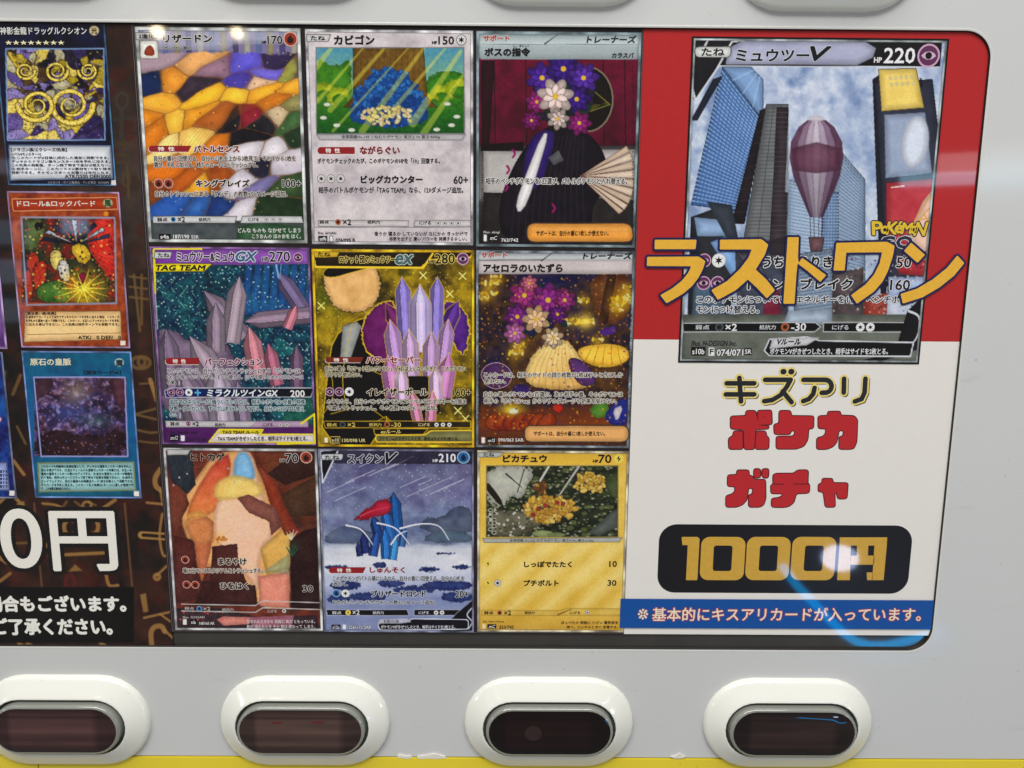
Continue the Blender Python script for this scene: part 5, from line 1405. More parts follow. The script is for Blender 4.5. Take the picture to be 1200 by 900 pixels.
# ---------------- 9: bottom right of the grid, yellow, 70
Q = [(558.9, 527.8), (736.5, 528.3), (731.7, 740.3), (559.7, 740.3)]
c = Card(Q, ((545, 515), 3.75), 'yellow card with a leafy woodland picture and number 70, half under the blue strip', (206, 166, 56), seed=91, edge=(176, 156, 96))
a = c.a
a.sat, a.con = 1.0, .10
a.grad([(440, (226, 190, 84)), (600, (228, 194, 92)), (740, (216, 174, 66)), (860, (186, 140, 52))]); a.noise(60, [(206, 164, 60), (234, 202, 104)], 3, .4)
for k in range(-3, 8): a.poly([(k * 150, 760), (k * 150 + 60, 760), (k * 150 + 430, 450), (k * 150 + 330, 450)], (244, 226, 160), a=.5, soft=40, var=0)
a.grad([(40, (206, 164, 60)), (108, (226, 184, 70))], mask=a.inside(50, 40, 720, 108))
a.clip = a.inside(94, 114, 672, 428)
a.noise(60, [(22, 26, 20), (44, 50, 32), (30, 36, 26)], 4); a.dots(30, 11, [(70, 84, 44), (120, 130, 76), (40, 50, 30)], .6, 3, .8, stretch=(1.3, .8)); a.dots(16, 5, [(180, 182, 140), (84, 96, 56), (214, 212, 186)], .35, 5, .8, stretch=(1.4, .8))
a.poly([(94, 114), (300, 114), (280, 200), (240, 260), (210, 240), (160, 300), (94, 270)], (222, 220, 208), sm=1, var=14, rough=14); a.noise(26, [(30, 34, 26), (30, 34, 26), (90, 96, 66)], 8, .3, lo=.2, hi=.8)
a.poly([(94, 180), (130, 220), (170, 280), (150, 290), (110, 240), (94, 220)], (40, 34, 24), sm=1); a.stroke([(180, 150), (250, 210)], 8, (60, 60, 46), 3); a.stroke([(230, 230), (260, 130)], 5, (70, 74, 50))
a.poly([(94, 300), (200, 320), (360, 310), (360, 350), (260, 420), (94, 428)], (96, 92, 74), sm=1, var=34, rough=10); a.dots(20, 6, [(206, 204, 190), (60, 62, 50)], .5, 11, .8, mask=a.inside(94, 300, 300, 428))
for k in range(8): a.ell(112 + 16 * (k % 2), 310 + 14 * k, 9, 7, (60, 60, 50), edge=(200, 198, 184), var=8)
a.stroke([(370, 114), (330, 180)], 9, (196, 192, 184)); a.stroke([(500, 118), (410, 250)], 10, (176, 172, 166), 6); a.poly([(540, 410), (640, 320), (672, 300), (672, 380), (590, 424)], (84, 90, 84), var=14); a.poly([(600, 180), (672, 140), (672, 260), (640, 250)], (70, 80, 50), var=24)
# heaps of yellow leaves and a few red berries in the clearing
a.foliage(548, 190, 66, 44, [(222, 184, 80), (206, 162, 62), (232, 200, 104)], 60, 14, 2, (120, 84, 34))
a.foliage(372, 306, 116, 56, [(226, 186, 84), (212, 168, 66), (236, 204, 110), (196, 146, 58)], 150, 15, 3, (124, 88, 36))
a.foliage(330, 210, 30, 26, [(206, 150, 66), (120, 76, 40)], 14, 12, 5, (80, 50, 26))
for x, y in ((322, 304), (352, 290), (404, 276), (430, 282), (300, 330)): a.ell(x, y, 9, 9, (176, 56, 50), edge=(90, 26, 24), ew=2)
a.ell(340, 412, 46, 14, (150, 160, 110), var=20); a.ell(400, 418, 40, 10, (120, 134, 86), var=20)
a.clip = None
a.stroke([(94, 114), (672, 114), (672, 428), (92, 428), (94, 114)], 4, (150, 130, 70)); a.poly([(76, 434), (692, 430), (676, 450), (84, 452)], (186, 188, 184), var=8, edge=(120, 112, 90))
a.poly([(70, 748), (410, 750), (450, 740), (700, 742), (700, 774), (72, 772)], (218, 182, 84), a=.6, edge=(150, 116, 40)); a.stroke([(408, 768), (470, 744)], 9, (150, 112, 50), 3)
border(c, Q, 10, (188, 176, 150)); a.poly([(56, 56), (172, 56), (150, 76), (58, 78)], (196, 198, 194), edge=(100, 96, 86)); a.rect(98, 810, 138, 830, (26, 24, 22), var=0); a.rect(76, 810, 90, 830, (226, 214, 170), var=0)
c.n.line('ピカチュウ', 168, 68, 358, 98, (24, 18, 14), 1.8); c.h.digits = True; c.h.line('70', 586, 66, 642, 102, (24, 18, 14), 1); c.h.digits = True; c.h.line('HP', 562, 88, 584, 100, (24, 18, 14), .8); c.energy(675, 84, 22, 'bolt')
c.t.line('たね', 80, 58, 128, 73, LN, .4); c.t.line('全国図鑑 No.025 ねずみポケモン 高さ:0.4m 重さ:6.0kg', 196, 436, 562, 449, (90, 88, 80), .1, res=1)
c.energy(101, 545, 15, 'bolt'); c.energy(101, 629, 15, 'bolt'); c.energy(143, 629, 16, 'plain')
c.t.line('しっぽでたたく', 260, 534, 468, 559, (24, 18, 14), 1.2); c.t.line('プチボルト', 258, 616, 410, 642, (24, 18, 14), 1.2); c.t.line('10', 634, 533, 666, 558, (24, 18, 14), .8); c.t.line('30', 626, 616, 664, 641, (24, 18, 14), .8)
c.t.line('弱点', 84, 753, 124, 766, (50, 36, 20), .3, res=1); c.energy(152, 760, 11, 'fist'); c.t.line('×2', 172, 750, 202, 770, (24, 18, 14), .5); c.t.line('抵抗力', 262, 753, 306, 766, (50, 36, 20), .3, res=1); c.t.line('にげる', 460, 753, 506, 766, (50, 36, 20), .3, res=1); c.energy(538, 759, 9, 'plain')
c.t.line('223/742', 150, 816, 214, 829, (40, 28, 16), .4, slant=.15); c.t.line('mC', 106, 813, 132, 827, (226, 222, 210), .3, slant=.2); c.t.line('Illus. Naoyo Kimura', 80, 794, 172, 804, (60, 44, 22), .1, res=1); c.t.line('ほっぺたの 両側に 小さい 電気袋を', 422, 796, 672, 810, (70, 50, 24), .3, res=1); c.t.line('持つ。ピンチのときに 放電する。', 446, 816, 672, 829, (70, 50, 24), .3, res=1)
c.done()

# ---------------- the large card on the red and white field, 220
Q = [(809.5, 43.5), (1111.5, 45), (1077, 426.5), (795.5, 425)]
c = Card(Q, ((740, 20), 2.7273), 'largest card, with skyscrapers, beneath the gold heading', (110, 130, 164), 'trading cards on the poster', .30, 101, y0=-.14, edge=(40, 38, 40))
a = c.a
a.sat, a.con = .92, .18
a.grad([(60, (120, 134, 170)), (250, (150, 168, 200)), (500, (120, 146, 184)), (900, (100, 120, 150)), (1110, (70, 80, 90))]); a.noise(90, [(88, 114, 160), (150, 168, 200), (206, 212, 224), (170, 180, 206)], 3, .8, warp=70); a.noise(24, [(120, 140, 180), (226, 226, 230)], 6, .3, warp=20)
for k in range(9): a.stroke([(480 + 30 * k, 130), (300 + 80 * k, 620)], 10, (220, 226, 236), 26, a=.14, soft=20)
def tower(p, cc, n, win, w_=3, cols=0, wc=None):
    """tower face p (TL TR BR BL) with rows of windows"""
    a.poly(p, cc, var=12, vs=50, edge=tuple(v * .5 for v in cc))
    (x0, y0), (x1, y1), (x2, y2), (x3, y3) = p
    for k in range(1, n):
        t = k / n
        a.stroke([(x0 + (x3 - x0) * t, y0 + (y3 - y0) * t), (x1 + (x2 - x1) * t, y1 + (y2 - y1) * t)], w_, win, a=.75, soft=1.2)
    for k in range(1, cols):
        t = k / cols
        a.stroke([(x0 + (x1 - x0) * t, y0 + (y1 - y0) * t), (x3 + (x2 - x3) * t, y3 + (y2 - y3) * t)], w_ * .8, wc or cc, a=.9, soft=1.2)
tower([(290, 160), (420, 330), (330, 620), (190, 600)], (70, 104, 158), 34, (150, 180, 212), 4, 12)
tower([(420, 330), (420, 200), (380, 160), (290, 160)], (120, 150, 190), 4, (160, 190, 220), 3)
tower([(190, 330), (260, 200), (290, 190), (210, 330)], (40, 44, 60), 2, (40, 44, 60))
tower([(410, 300), (430, 290), (360, 660), (320, 660)], (44, 36, 42), 10, (60, 52, 56)); tower([(430, 280), (500, 280), (490, 760), (350, 760)], (104, 106, 108), 40, (80, 82, 86), 3, 3, (70, 72, 76)); tower([(465, 290), (500, 290), (500, 760), (440, 760)], (60, 52, 58), 30, (86, 80, 84), 2)
tower([(660, 420), (745, 520), (745, 960), (600, 960)], (132, 150, 174), 44, (84, 104, 130), 3, 9); tower([(500, 520), (640, 560), (640, 900), (490, 900)], (150, 168, 190), 34, (100, 120, 146), 3, 10)
tower([(610, 560), (660, 560), (660, 860), (600, 860)], (96, 120, 156), 30, (170, 190, 210), 4, 6); tower([(520, 760), (640, 740), (660, 960), (520, 980)], (120, 136, 156), 20, (70, 84, 104), 3, 8)
a.poly([(500, 330), (512, 330), (500, 560), (490, 560)], (210, 222, 236), a=.6)
# banners on the right hand tower
tower([(770, 200), (800, 180), (830, 700), (800, 1000)], (40, 42, 52), 2, (40, 42, 52)); a.poly([(775, 210), (960, 200), (985, 420), (985, 640), (1000, 900), (820, 900)], (52, 54, 70), var=8, edge=(24, 24, 34))
a.poly([(788, 168), (908, 164), (934, 290), (798, 302)], (214, 186, 96), var=12, vs=40, edge=(90, 76, 40)); a.poly([(920, 195), (926, 195), (930, 225), (922, 225)], (40, 40, 52))
for r_ in range(2):
    for k in range(5): a.ell(826 + 17 * k + 4 * r_, 196 + 20 * r_ - 2 * k * .5, 6, 7, (228, 212, 150), var=6)
a.poly([(806, 312), (938, 304), (960, 500), (810, 516)], (140, 152, 176), var=10, vs=40, edge=(60, 64, 80)); a.ell(905, 400, 44, 84, (190, 196, 210), rot=8, var=8, soft=6)
a.poly([(812, 530), (968, 516), (966, 640), (940, 780), (812, 700)], (172, 56, 66), var=14, edge=(84, 26, 34)); a.poly([(880, 700), (930, 590), (970, 540), (976, 720), (960, 790)], (222, 206, 180), var=12, a=.8)
for k in range(5): a.stroke([(880 + 18 * k, 690 - 20 * k), (960, 560 + 40 * k)], 4, (206, 150, 60), a=.8)
a.stroke([(830, 545), (870, 540)], 4, (220, 200, 196))
# lilac balloon drifting between the towers
gore = [(112, 76, 102), (150, 124, 148), (186, 166, 186), (206, 194, 208), (184, 164, 186), (146, 118, 144), (104, 68, 94)]
for i, cc in enumerate(gore):
    f0, f1 = -1 + 2 * i / 7, -1 + 2 * (i + 1) / 7
    P_ = [(590 + 86 * f0 * q, y) for y, q in ((330, .34), (352, .66), (400, .95), (450, 1.0), (510, .86), (570, .58), (640, .24))]
    Q_ = [(590 + 86 * f1 * q, y) for y, q in ((330, .34), (352, .66), (400, .95), (450, 1.0), (510, .86), (570, .58), (640, .24))]
    a.poly(P_ + Q_[::-1], cc, sm=0, var=8, vs=30, soft=2, pil=.1, ang=90, col2=tuple(v * .74 for v in cc))
    a.stroke(Q_, 1.6, (70, 50, 66), a=.6)
a.poly([(560, 332), (575, 316), (605, 316), (620, 332)], (214, 204, 214), sm=1, var=6); a.poly([(512, 420), (590, 400), (668, 420), (664, 490), (590, 500), (516, 490)], (92, 50, 70), var=10, a=.75, soft=4)
for x in (570, 582, 598, 610): a.stroke([(x, 640), (x + (590 - x) * .1, 706)], 2, (60, 50, 58))
a.poly([(566, 704), (614, 704), (608, 748), (572, 748)], (112, 80, 84), var=18, vs=8, edge=(50, 36, 40))
# dark street below
a.poly([(190, 640), (300, 600), (340, 760), (310, 960), (180, 960)], (46, 48, 52), var=16, edge=(24, 24, 28)); a.poly([(200, 640), (300, 650), (320, 700), (210, 700)], (130, 156, 190), var=16); a.poly([(240, 590), (320, 600), (350, 760), (300, 700)], (60, 66, 76), var=12)
for p in ([(250, 720), (300, 700), (440, 900), (470, 960), (400, 960)], [(380, 720), (420, 720), (520, 880), (480, 940)]): a.poly(p, (120, 156, 200), var=16, edge=(40, 50, 66))
a.poly([(330, 740), (500, 700), (500, 1000), (340, 1010)], (50, 44, 50), var=16, a=.75); a.poly([(200, 820), (300, 860), (300, 1000), (190, 1000)], (70, 90, 110), var=26)
a.poly([(420, 860), (470, 860), (480, 980), (420, 990)], (120, 40, 62), var=26); a.poly([(640, 820), (740, 800), (740, 960), (640, 960)], (84, 76, 78), var=26); a.poly([(740, 900), (820, 880), (810, 990), (740, 990)], (150, 66, 56), var=30); a.poly([(850, 780), (960, 740), (960, 830), (850, 820)], (170, 52, 60), var=14); a.poly([(820, 830), (960, 830), (960, 900), (820, 900)], (150, 166, 200), var=24); a.dots(14, 3, [(214, 206, 190), (150, 60, 60), (40, 40, 50)], .4, 9, .7, mask=a.inside(640, 760, 960, 980))
a.poly([(160, 950), (940, 950), (930, 1110), (150, 1110)], (96, 100, 92), var=18); a.poly([(500, 940), (640, 930), (640, 980), (480, 990)], (150, 164, 180), var=20)
# frame of the card
a.poly([(320, 66), (992, 70), (984, 160), (190, 156)], (34, 32, 34), var=5); a.poly([(310, 100), (360, 74), (740, 76), (780, 100), (770, 130), (720, 154), (300, 152)], (156, 158, 182), var=14, vs=70); a.stroke([(190, 157), (984, 160)], 3, (196, 200, 206))
a.poly([(190, 70), (340, 66), (280, 150), (200, 270)], (36, 36, 40), var=6); a.stroke([(188, 200), (204, 266), (270, 170), (320, 80), (400, 70)], 5, (206, 208, 210)); a.stroke([(220, 120), (246, 70)], 9, (196, 198, 196), 4)
a.poly([(164, 978), (586, 976), (604, 990), (584, 1006), (164, 1006)], (24, 22, 24), var=0, edge=(180, 182, 184), ew=3); a.poly([(612, 976), (900, 976), (890, 1006), (612, 1006)], (24, 22, 24), var=0, edge=(180, 182, 184), ew=3)
a.poly([(880, 940), (940, 880), (920, 1060), (780, 1106), (700, 1106), (840, 1070)], (26, 24, 28), var=4); a.stroke([(886, 940), (918, 960), (912, 1020), (880, 1060)], 8, (200, 202, 208), 3, sm=True)
a.poly([(440, 1030), (560, 1022), (600, 1034), (900, 1040), (890, 1084), (440, 1082), (424, 1066)], (24, 22, 26), var=0, edge=(200, 202, 206), ew=4); a.poly([(450, 1026), (600, 1024), (560, 1048), (440, 1060)], (204, 204, 208), var=6)
border(c, Q, 12, (150, 156, 158))
X_, Z_ = a.X.ravel(), a.Z.ravel(); R0 = c.rect
dd = np.minimum(np.minimum(X_ - R0[0], R0[2] - X_), np.minimum(Z_ - R0[1], R0[3] - Z_)); a.mix(np.clip((.75 - dd) / .15 + .5, 0, 1), (30, 26, 28))
a.poly(rounded([(200, 96), (320, 94), (316, 130), (204, 130)], 16), (206, 208, 204), edge=(60, 60, 62)); a.rect(190, 1054, 236, 1082, (26, 26, 28), var=0); a.rect(246, 1056, 264, 1082, (222, 222, 220), var=0); a.rect(360, 1058, 384, 1080, (40, 40, 44), var=0)
c.n.line('ミュウツー', 334, 104, 566, 142, (26, 24, 28), 1.4, (200, 202, 214), 2.6); c.n.line('V', 562, 96, 626, 140, (22, 20, 24), 2.6, (196, 198, 206), 2.6, slant=.4); c.h.digits = True; c.h.line('220', 806, 100, 904, 148, (236, 234, 236), 1.2); c.h.digits = True; c.h.line('HP', 774, 130, 798, 146, (226, 224, 226), .8)
c.energy(948, 124, 36, 'mind'); c.t.line('たね', 224, 100, 296, 124, LN, .7)
c.energy(232, 778, 22, 'mind'); c.energy(278, 778, 22, 'plain_dark'); c.energy(230, 850, 22, 'mind'); c.energy(274, 850, 22, 'mind')
c.t.line('うちょうりき', 418, 766, 640, 800, (24, 22, 26), 1.6, (222, 222, 224), 2.8); c.t.line('50', 846, 768, 892, 800, (24, 22, 26), 1, (226, 222, 222), 2.4)
c.t.line('トランスブレイク', 372, 836, 704, 870, (24, 22, 26), 1.6, (222, 222, 224), 2.8); c.t.line('160', 826, 840, 888, 872, (24, 22, 26), 1, (226, 222, 222), 2.4)
c.t.line('このポケモンについているエネルギーを1個、ベンチポケ', 208, 890, 880, 914, (24, 22, 26), .6, (216, 218, 222), 2.8, res=2); c.t.line('モンにつけ替える。', 208, 922, 406, 946, (24, 22, 26), .6, (216, 218, 222), 2.8)
c.t.line('弱点', 204, 984, 248, 998, (206, 206, 208), .4); c.energy(280, 991, 13, 'dark'); c.t.line('×2', 300, 980, 336, 1002, (230, 230, 230), .8); c.t.line('抵抗力', 408, 984, 460, 998, (206, 206, 208), .4); c.energy(490, 990, 13, 'fist'); c.t.line('-30', 510, 978, 556, 1002, (230, 230, 230), .8); c.t.line('にげる', 640, 984, 692, 999, (206, 206, 208), .4); c.energy(730, 991, 14, 'plain_dark'); c.energy(762, 991, 14, 'plain_dark')
c.t.line('Vルール', 464, 1028, 540, 1046, (34, 32, 36), .8, slant=.2); c.t.line('ポケモンVがきぜつしたとき、相手はサイドを2枚とる。', 442, 1058, 818, 1078, (226, 226, 228), .5); c.t.line('s10b', 194, 1060, 232, 1077, (230, 230, 230), .5); c.t.line('F', 250, 1060, 261, 1077, LN, .6); c.t.line('074/071', 272, 1062, 356, 1082, (232, 232, 232), .6, (40, 40, 42), 2); c.t.line('SR', 362, 1062, 382, 1076, (226, 226, 226), .4); c.t.line('Illus. N-DESIGN Inc.', 192, 1034, 336, 1050, (32, 32, 36), .4, slant=.15)
lg = Text(c.o, c.sc, c.y - .06)
for ch, x0, y0, x1, y1, sl in (('P', 768, 654, 800, 696, -.12), ('o', 796, 668, 820, 692, 0), ('K', 816, 655, 848, 694, .12), ('é', 842, 654, 866, 690, .1), ('M', 864, 658, 894, 692, .15), ('o', 890, 668, 912, 692, 0), ('N', 906, 656, 940, 698, .2)):
    lg.line(ch, x0, y0, x1, y1, (226, 190, 50), 1.8, (30, 34, 60), 3.4, slant=sl)
lg.line('GO', 796, 702, 896, 738, (40, 44, 60), 2.6, (206, 206, 216), 2.4)
lg.build('logo_lettering', c.ob)
c.done()

# ---------------- fantasy cards on the dark poster
GY = 'fantasy cards on the dark poster'
Y0 = -.02
Q = [(-6, 24.5), (122, 24.5), (137, 216), (8, 219)]
c = Card(Q, ((0, 0), 3.0), 'black framed card with golden coils on violet above a white text box', (24, 24, 44), GY, seed=111, name='fantasy_card', edge=(70, 100, 130), y0=Y0)
a = c.a
a.noise(80, [(20, 20, 34), (26, 28, 56), (18, 18, 26)], 3)
a.clip = a.inside(26, 172, 366, 490)
a.noise(60, [(84, 72, 140), (150, 138, 176), (96, 84, 70), (120, 100, 150)], 4, warp=40); a.glow(80, 420, 140, (196, 140, 110), .5)
rng = np.random.default_rng(8)
cols = [(204, 178, 76), (226, 206, 120), (60, 50, 90), (150, 138, 186), (92, 74, 50), (186, 180, 150), (30, 26, 40), (176, 156, 56), (110, 96, 150)]
k1 = [(rng.uniform(26, 366), rng.uniform(172, 490), *cols[rng.integers(len(cols))]) for _ in range(95)]
k1 += [(60, 220, 186, 166, 60), (90, 200, 176, 156, 56), (310, 240, 60, 46, 36), (300, 300, 56, 44, 34), (320, 350, 70, 56, 40), (280, 430, 206, 184, 84), (120, 400, 210, 188, 90), (200, 260, 130, 116, 170)]
a.patches(k1, 1.5, 40, 90, 7, edge=(26, 20, 22), var=22, fine=.2)
for cx_, cy_, r_, d_ in ((250, 370, 78, 1), (130, 370, 66, -1), (200, 250, 40, 1), (310, 250, 34, -1), (90, 250, 34, 1)):
    q_ = [(cx_ + d_ * r_ * (1 - t / 16) * math.cos(t), cy_ + r_ * (1 - t / 16) * math.sin(t) * .9) for t in np.linspace(0, 13, 46)]
    w_ = r_ * .26
    a.stroke(q_, w_ + 5, (34, 28, 24), 4); a.stroke(q_, w_, (206, 182, 82), 2); a.stroke(q_, w_ * .4, (236, 222, 150), 1, a=.8)
a.dots(18, 3, [(226, 206, 110), (40, 32, 60), (150, 130, 190)], .35, 6, .7); a.lines(40, (24, 18, 20), 8, .02, 6, .5)
a.clip = None
a.stroke([(22, 172), (366, 172), (370, 492), (28, 494), (22, 172)], 5, (120, 140, 170))
a.poly([(34, 512), (388, 514), (396, 626), (38, 632)], (198, 200, 204), var=10, edge=(110, 120, 140), ew=5)
border(c, Q, 5, (84, 118, 150)); a.grad([(30, (120, 130, 160)), (180, (60, 110, 150)), (400, (120, 170, 170)), (470, (150, 120, 80)), (640, (90, 110, 170))], mask=np.clip(1 - np.abs(a.x - (376 + (a.y - 70) * .075)) / 6, 0, 1) * .6)
a.rect(392, 634, 410, 650, (206, 204, 204), var=0)
c.n.line('神影金龍ドラッグルクシオン', 2, 96, 306, 122, (222, 222, 216), .4); a.ell(332, 108, 17, 17, (210, 196, 160), var=6); c.n.line('光', 322, 98, 342, 119, (60, 46, 30), .6)
c.n.line('★★★★★★★★', 20, 142, 228, 158, (236, 226, 180), .2)
c.t.line('【ドラゴン族/エクシーズ/効果】', 40, 520, 236, 533, (50, 46, 50), .3, res=1)
for k in range(6): c.t.line(('レベル8モンスター×2', '①:このカードがX召喚に成功した場合に発動できる。', 'デッキからドラゴン族モンスター1体を手札に加える。', 'この効果の発動後、ターン終了時まで自分は戦えない。', '②:相手ターンに、このカードのX素材を1つ取り除き', '発動できる。そのモンスターの攻撃力は半分になる。')[k], 42, 537 + 13 * k, (146, 384, 388, 388, 390, 390)[k], 547 + 13 * k, (56, 54, 60), .25, res=1)
c.t.line('ATK/2500 DEF/3000', 230, 614, 392, 626, (40, 38, 42), .4); c.t.line('©スタジオ・ダイス/集英社・テレビ東京・KONAMI', 170, 637, 384, 647, (150, 150, 160), .1, res=1)
c.done()

Q = [(9, 226), (139, 223), (153.5, 405), (25, 410)]
c = Card(Q, ((0, 0), 3.0), 'orange brown framed card with a fiery red and yellow burst picture', (140, 66, 34), GY, seed=121, name='fantasy_card', edge=(150, 130, 150), y0=Y0)
a = c.a
a.noise(50, [(104, 44, 24), (156, 80, 44), (120, 56, 32)], 3); a.noise(14, [(90, 40, 24), (180, 110, 70)], 5, .3)
a.poly([(44, 700), (412, 694), (414, 736), (48, 742)], (150, 62, 34), var=12, edge=(206, 150, 110), ew=3)
a.clip = a.inside(78, 766, 406, 1064)
a.noise(50, [(26, 24, 24), (120, 40, 34), (54, 60, 40), (30, 24, 30)], 6, warp=30); a.poly([(330, 760), (410, 760), (410, 1000), (370, 960), (300, 860)], (176, 56, 46), sm=1, var=24); a.poly([(76, 770), (160, 770), (150, 850), (90, 900)], (84, 96, 60), sm=1, var=30, rough=8); a.ell(138, 794, 16, 14, (24, 22, 20), var=4)
for k in range(9):
    t = math.radians(190 + 18 * k); a.poly([(270, 860), (270 + 130 * math.cos(t), 860 + 90 * math.sin(t)), (270 + 120 * math.cos(t + .16), 860 + 84 * math.sin(t + .16))], [(30, 34, 60), (196, 200, 210), (60, 64, 90)][k % 3], var=14, edge=LN)
for p in ([(90, 900), (130, 880), (150, 960), (110, 1010)], [(110, 930), (170, 910), (160, 1000), (130, 1050)], [(84, 960), (110, 940), (120, 1040), (90, 1060)]): a.poly(p, (170, 66, 44), sm=1, var=20, edge=LN)
a.poly([(170, 890), (210, 870), (230, 930), (190, 960)], (206, 190, 120), sm=2, var=20, edge=LN); a.poly([(240, 870), (290, 850), (330, 900), (290, 940)], (200, 170, 70), sm=1, var=20, edge=LN); a.poly([(130, 1000), (220, 980), (260, 1064), (130, 1064)], (70, 104, 50), sm=1, var=30, edge=LN); a.poly([(200, 920), (240, 910), (250, 990), (215, 990)], (210, 206, 200), sm=1, var=14, edge=LN)
a.glow(295, 1020, 110, (244, 206, 60), .95, p=1.3); a.ell(292, 976, 14, 18, (130, 30, 60), var=10, edge=LN)
for k in range(14):
    t = k * .449; a.stroke([(292, 1014), (292 + 100 * math.cos(t), 1014 + 66 * math.sin(t))], 6, (246, 226, 110), 1, a=.8)
a.dots(20, 4, [(230, 210, 120), (30, 20, 24), (206, 90, 50)], .5, 6, .7); a.lines(40, (22, 14, 16), 8, .02, 7, .4)
a.clip = None
a.stroke([(76, 764), (404, 766), (410, 1066), (96, 1072), (76, 764)], 6, (140, 140, 156)); a.ell(374, 752, 9, 9, (224, 150, 50))
a.poly([(88, 1094), (426, 1092), (430, 1194), (84, 1204)], (214, 184, 140), var=10, edge=(130, 80, 50), ew=5); a.stroke([(98, 1176), (424, 1170)], 2, (110, 80, 60))
border(c, Q, 5, (150, 130, 160)); a.rect(424, 1198, 442, 1214, (222, 214, 206), var=0)
c.n.line('ドロール&ロックバード', 62, 706, 336, 726, (226, 222, 208), .6); a.ell(380, 714, 17, 15, (180, 190, 150), var=6); c.n.line('風', 369, 703, 392, 726, (40, 70, 40), .8)
c.t.line('【魔法使い族/効果】', 92, 1096, 198, 1107, (60, 40, 30), .3, res=1)
for k in range(3): c.t.line(('①:相手がドローフェイズ以外でデッキからカードを手札に加えた場合、このカード', 'を手札から墓地へ送って発動できる。このターン、お互いにデッキからカードを手札', 'に加える事はできない。この効果は相手ターンでも発動できる。')[k], 92, 1109 + 13 * k, (420, 420, 420)[k], 1119 + 13 * k, (60, 40, 30), .2, res=1)
c.t.line('ATK/   0 DEF/   0', 276, 1180, 426, 1192, (40, 28, 22), .5)
c.done()

Q = [(25, 411.5), (153, 411.5), (167, 583), (42, 584)]
c = Card(Q, ((0, 300), 3.0), 'teal framed card with a glowing crystal cavern picture', (24, 84, 108), GY, seed=131, name='fantasy_card', edge=(110, 140, 170), y0=Y0)
a = c.a
a.noise(50, [(14, 70, 96), (30, 100, 124), (20, 80, 110)], 3); a.grad([(340, (20, 90, 110)), (560, (30, 84, 150)), (850, (26, 90, 104))], mask=np.full(len(a.x), .4))
a.clip = a.inside(122, 428, 446, 702)
a.noise(50, [(44, 30, 44), (110, 84, 100), (70, 60, 110), (40, 30, 40)], 6, warp=40); a.glow(270, 480, 80, (226, 216, 190), .95, p=1.4); a.glow(250, 550, 170, (96, 130, 214), .85, ry=80); a.glow(340, 580, 110, (110, 180, 150), .7, ry=50)
a.noise(16, [(40, 28, 40), (40, 28, 40), (120, 100, 140), (206, 190, 206)], 9, .5, warp=16, lo=.3, hi=.85); a.poly([(122, 640), (200, 600), (300, 640), (446, 600), (446, 704), (122, 704)], (40, 24, 28), sm=1, var=24, rough=14, a=.85); a.dots(16, 3, [(190, 130, 130), (90, 50, 60), (206, 170, 190), (100, 140, 200)], .35, 5, .5); a.poly([(122, 428), (200, 428), (180, 470), (122, 520)], (70, 50, 60), var=24, rough=10, sm=1); a.poly([(380, 428), (446, 428), (446, 560), (400, 500)], (80, 52, 62), var=28, rough=10, sm=1)
a.clip = None
a.stroke([(120, 426), (440, 426), (450, 704), (146, 704), (120, 426)], 5, (150, 150, 190)); a.poly([(134, 728), (470, 724), (478, 822), (140, 828)], (150, 184, 184), var=10, edge=(120, 130, 100), ew=5)
border(c, Q, 5, (120, 140, 190)); a.rect(472, 826, 490, 844, (226, 222, 216), var=0)
c.n.line('原石の皇脈', 108, 360, 250, 384, (226, 220, 190), .8); a.ell(420, 374, 17, 15, (180, 200, 200), var=6); c.n.line('魔', 409, 364, 432, 386, (30, 50, 60), .8); c.t.line('【魔法カード∞】', 296, 402, 426, 416, (16, 40, 54), .5)
for k in range(7): c.t.line(('このカードの発動時の効果処理として、デッキから通常モンスター1体を手札に', '加える事ができる。①:自分フィールドの通常モンスターの攻撃力は、お互いの', '墓地の通常モンスターの数×100アップする。②:自分の通常モンスターが戦闘を', '行う場合、相手はダメージステップ終了時まで効果を発動できない。③:相手の', 'エンドフェイズに、自分の墓地の永続魔法カード1枚を対象として発動できる。', 'そのカードを手札に加える。このカード名の効果は1ターンに1度しか使用でき', 'ず、この効果は無効化されない。')[k], 146, 734 + 13 * k, (462, 464, 466, 468, 470, 470, 250)[k], 744 + 13 * k, (30, 40, 48), .2, res=1)
c.done()

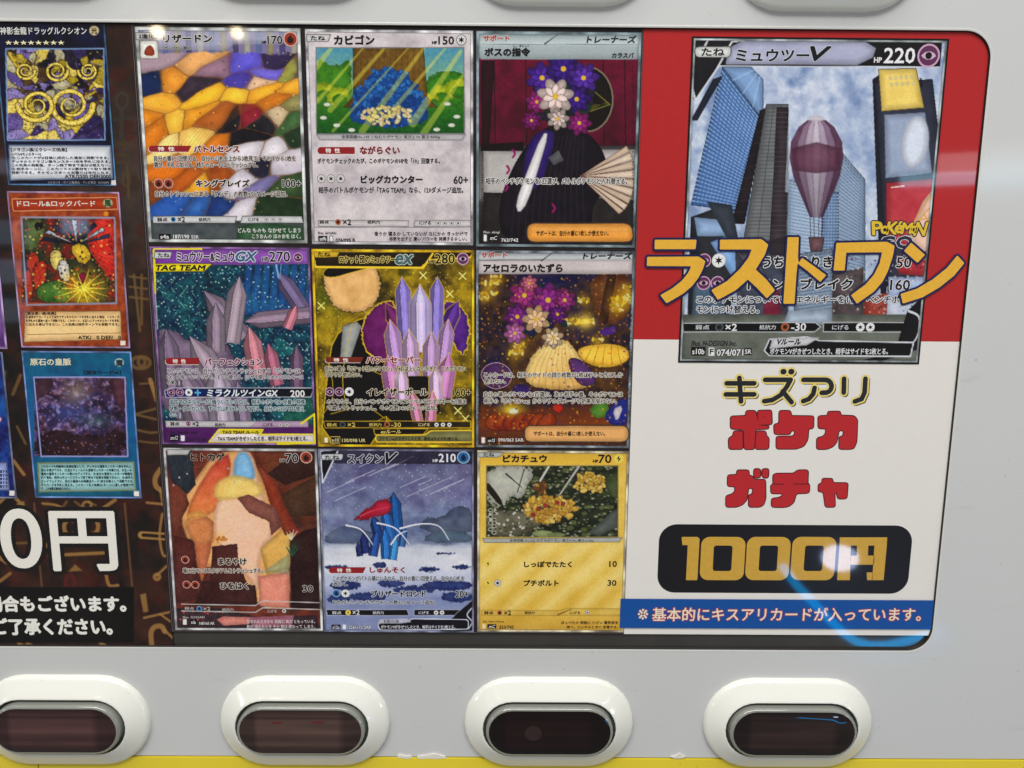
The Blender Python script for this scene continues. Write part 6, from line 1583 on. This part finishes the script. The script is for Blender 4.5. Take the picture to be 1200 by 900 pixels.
Q = [(-122, 412), (2, 412), (21, 583), (-104, 584)]
c = Card(Q, ((0, 300), 3.0), 'dark blue card edge with a pale text box cut off by the picture side', (24, 34, 84), GY, seed=141, name='fantasy_card', edge=(120, 130, 160), y0=Y0)
a = c.a
a.noise(40, [(20, 26, 70), (30, 70, 130), (24, 30, 80)], 3); a.glow(10, 520, 90, (30, 110, 170), .7); a.noise(12, [(20, 24, 60), (80, 110, 180)], 6, .3); a.poly([(-400, 730), (24, 726), (34, 822), (-400, 828)], (150, 160, 200), var=10, edge=(90, 96, 130), ew=5)
border(c, Q, 5, (130, 132, 150)); a.rect(34, 824, 52, 842, (222, 218, 214), var=0); a.ell(0, 574, 7, 9, (220, 200, 206), edge=(120, 60, 90))
for k in range(5): c.t.line('フィールドのモンスターを破壊し、その攻撃力の分だけ回復する', -260, 752 + 13 * k, 28, 762 + 13 * k, (24, 30, 60), .2, res=1)
c.done()
Q = [(-138, 226), (-2, 223), (2, 407), (-124, 410)]
c = Card(Q, ((0, 0), 3.0), 'card with violet frame almost wholly cut off at the picture side', (90, 60, 110), GY, seed=151, name='fantasy_card', edge=(150, 120, 160), y0=Y0, step=.5)
c.a.noise(50, [(70, 44, 90), (120, 84, 140)], 3); border(c, Q, 5, (160, 140, 170)); c.done()

# ---------------- neon tube of the shop, seen mirrored in the lower corner of the window
cu = bpy.data.curves.new('neon_tube', 'CURVE')
cu.dimensions, cu.bevel_depth, cu.bevel_resolution = '3D', .0066, 3
sp = cu.splines.new('POLY')
pp = [(916, 662), (932, 684), (952, 705), (972, 726), (990, 743), (1003, 752), (1020, 757), (1040, 757), (1062, 752), (1085, 745), (1108, 737)]
sp.points.add(len(pp) - 1)
for k, (u, v) in enumerate(pp):
    q_, _ = mirrored(u, v, 1.0)
    sp.points[k].co = (*q_, 1)
neon = bpy.data.objects.new('neon_tube', cu)
me = bpy.data.meshes.new_from_object(neon)
bpy.data.objects.remove(neon)
me.materials.clear()
me.materials.append(mat('blue_neon', (40, 60, 80), .3, emit=(.0, .42, 1.0, 13)))
tag(link('neon_tube', me), 'bent blue neon tube that shines back from the poster corner', 'neon light')
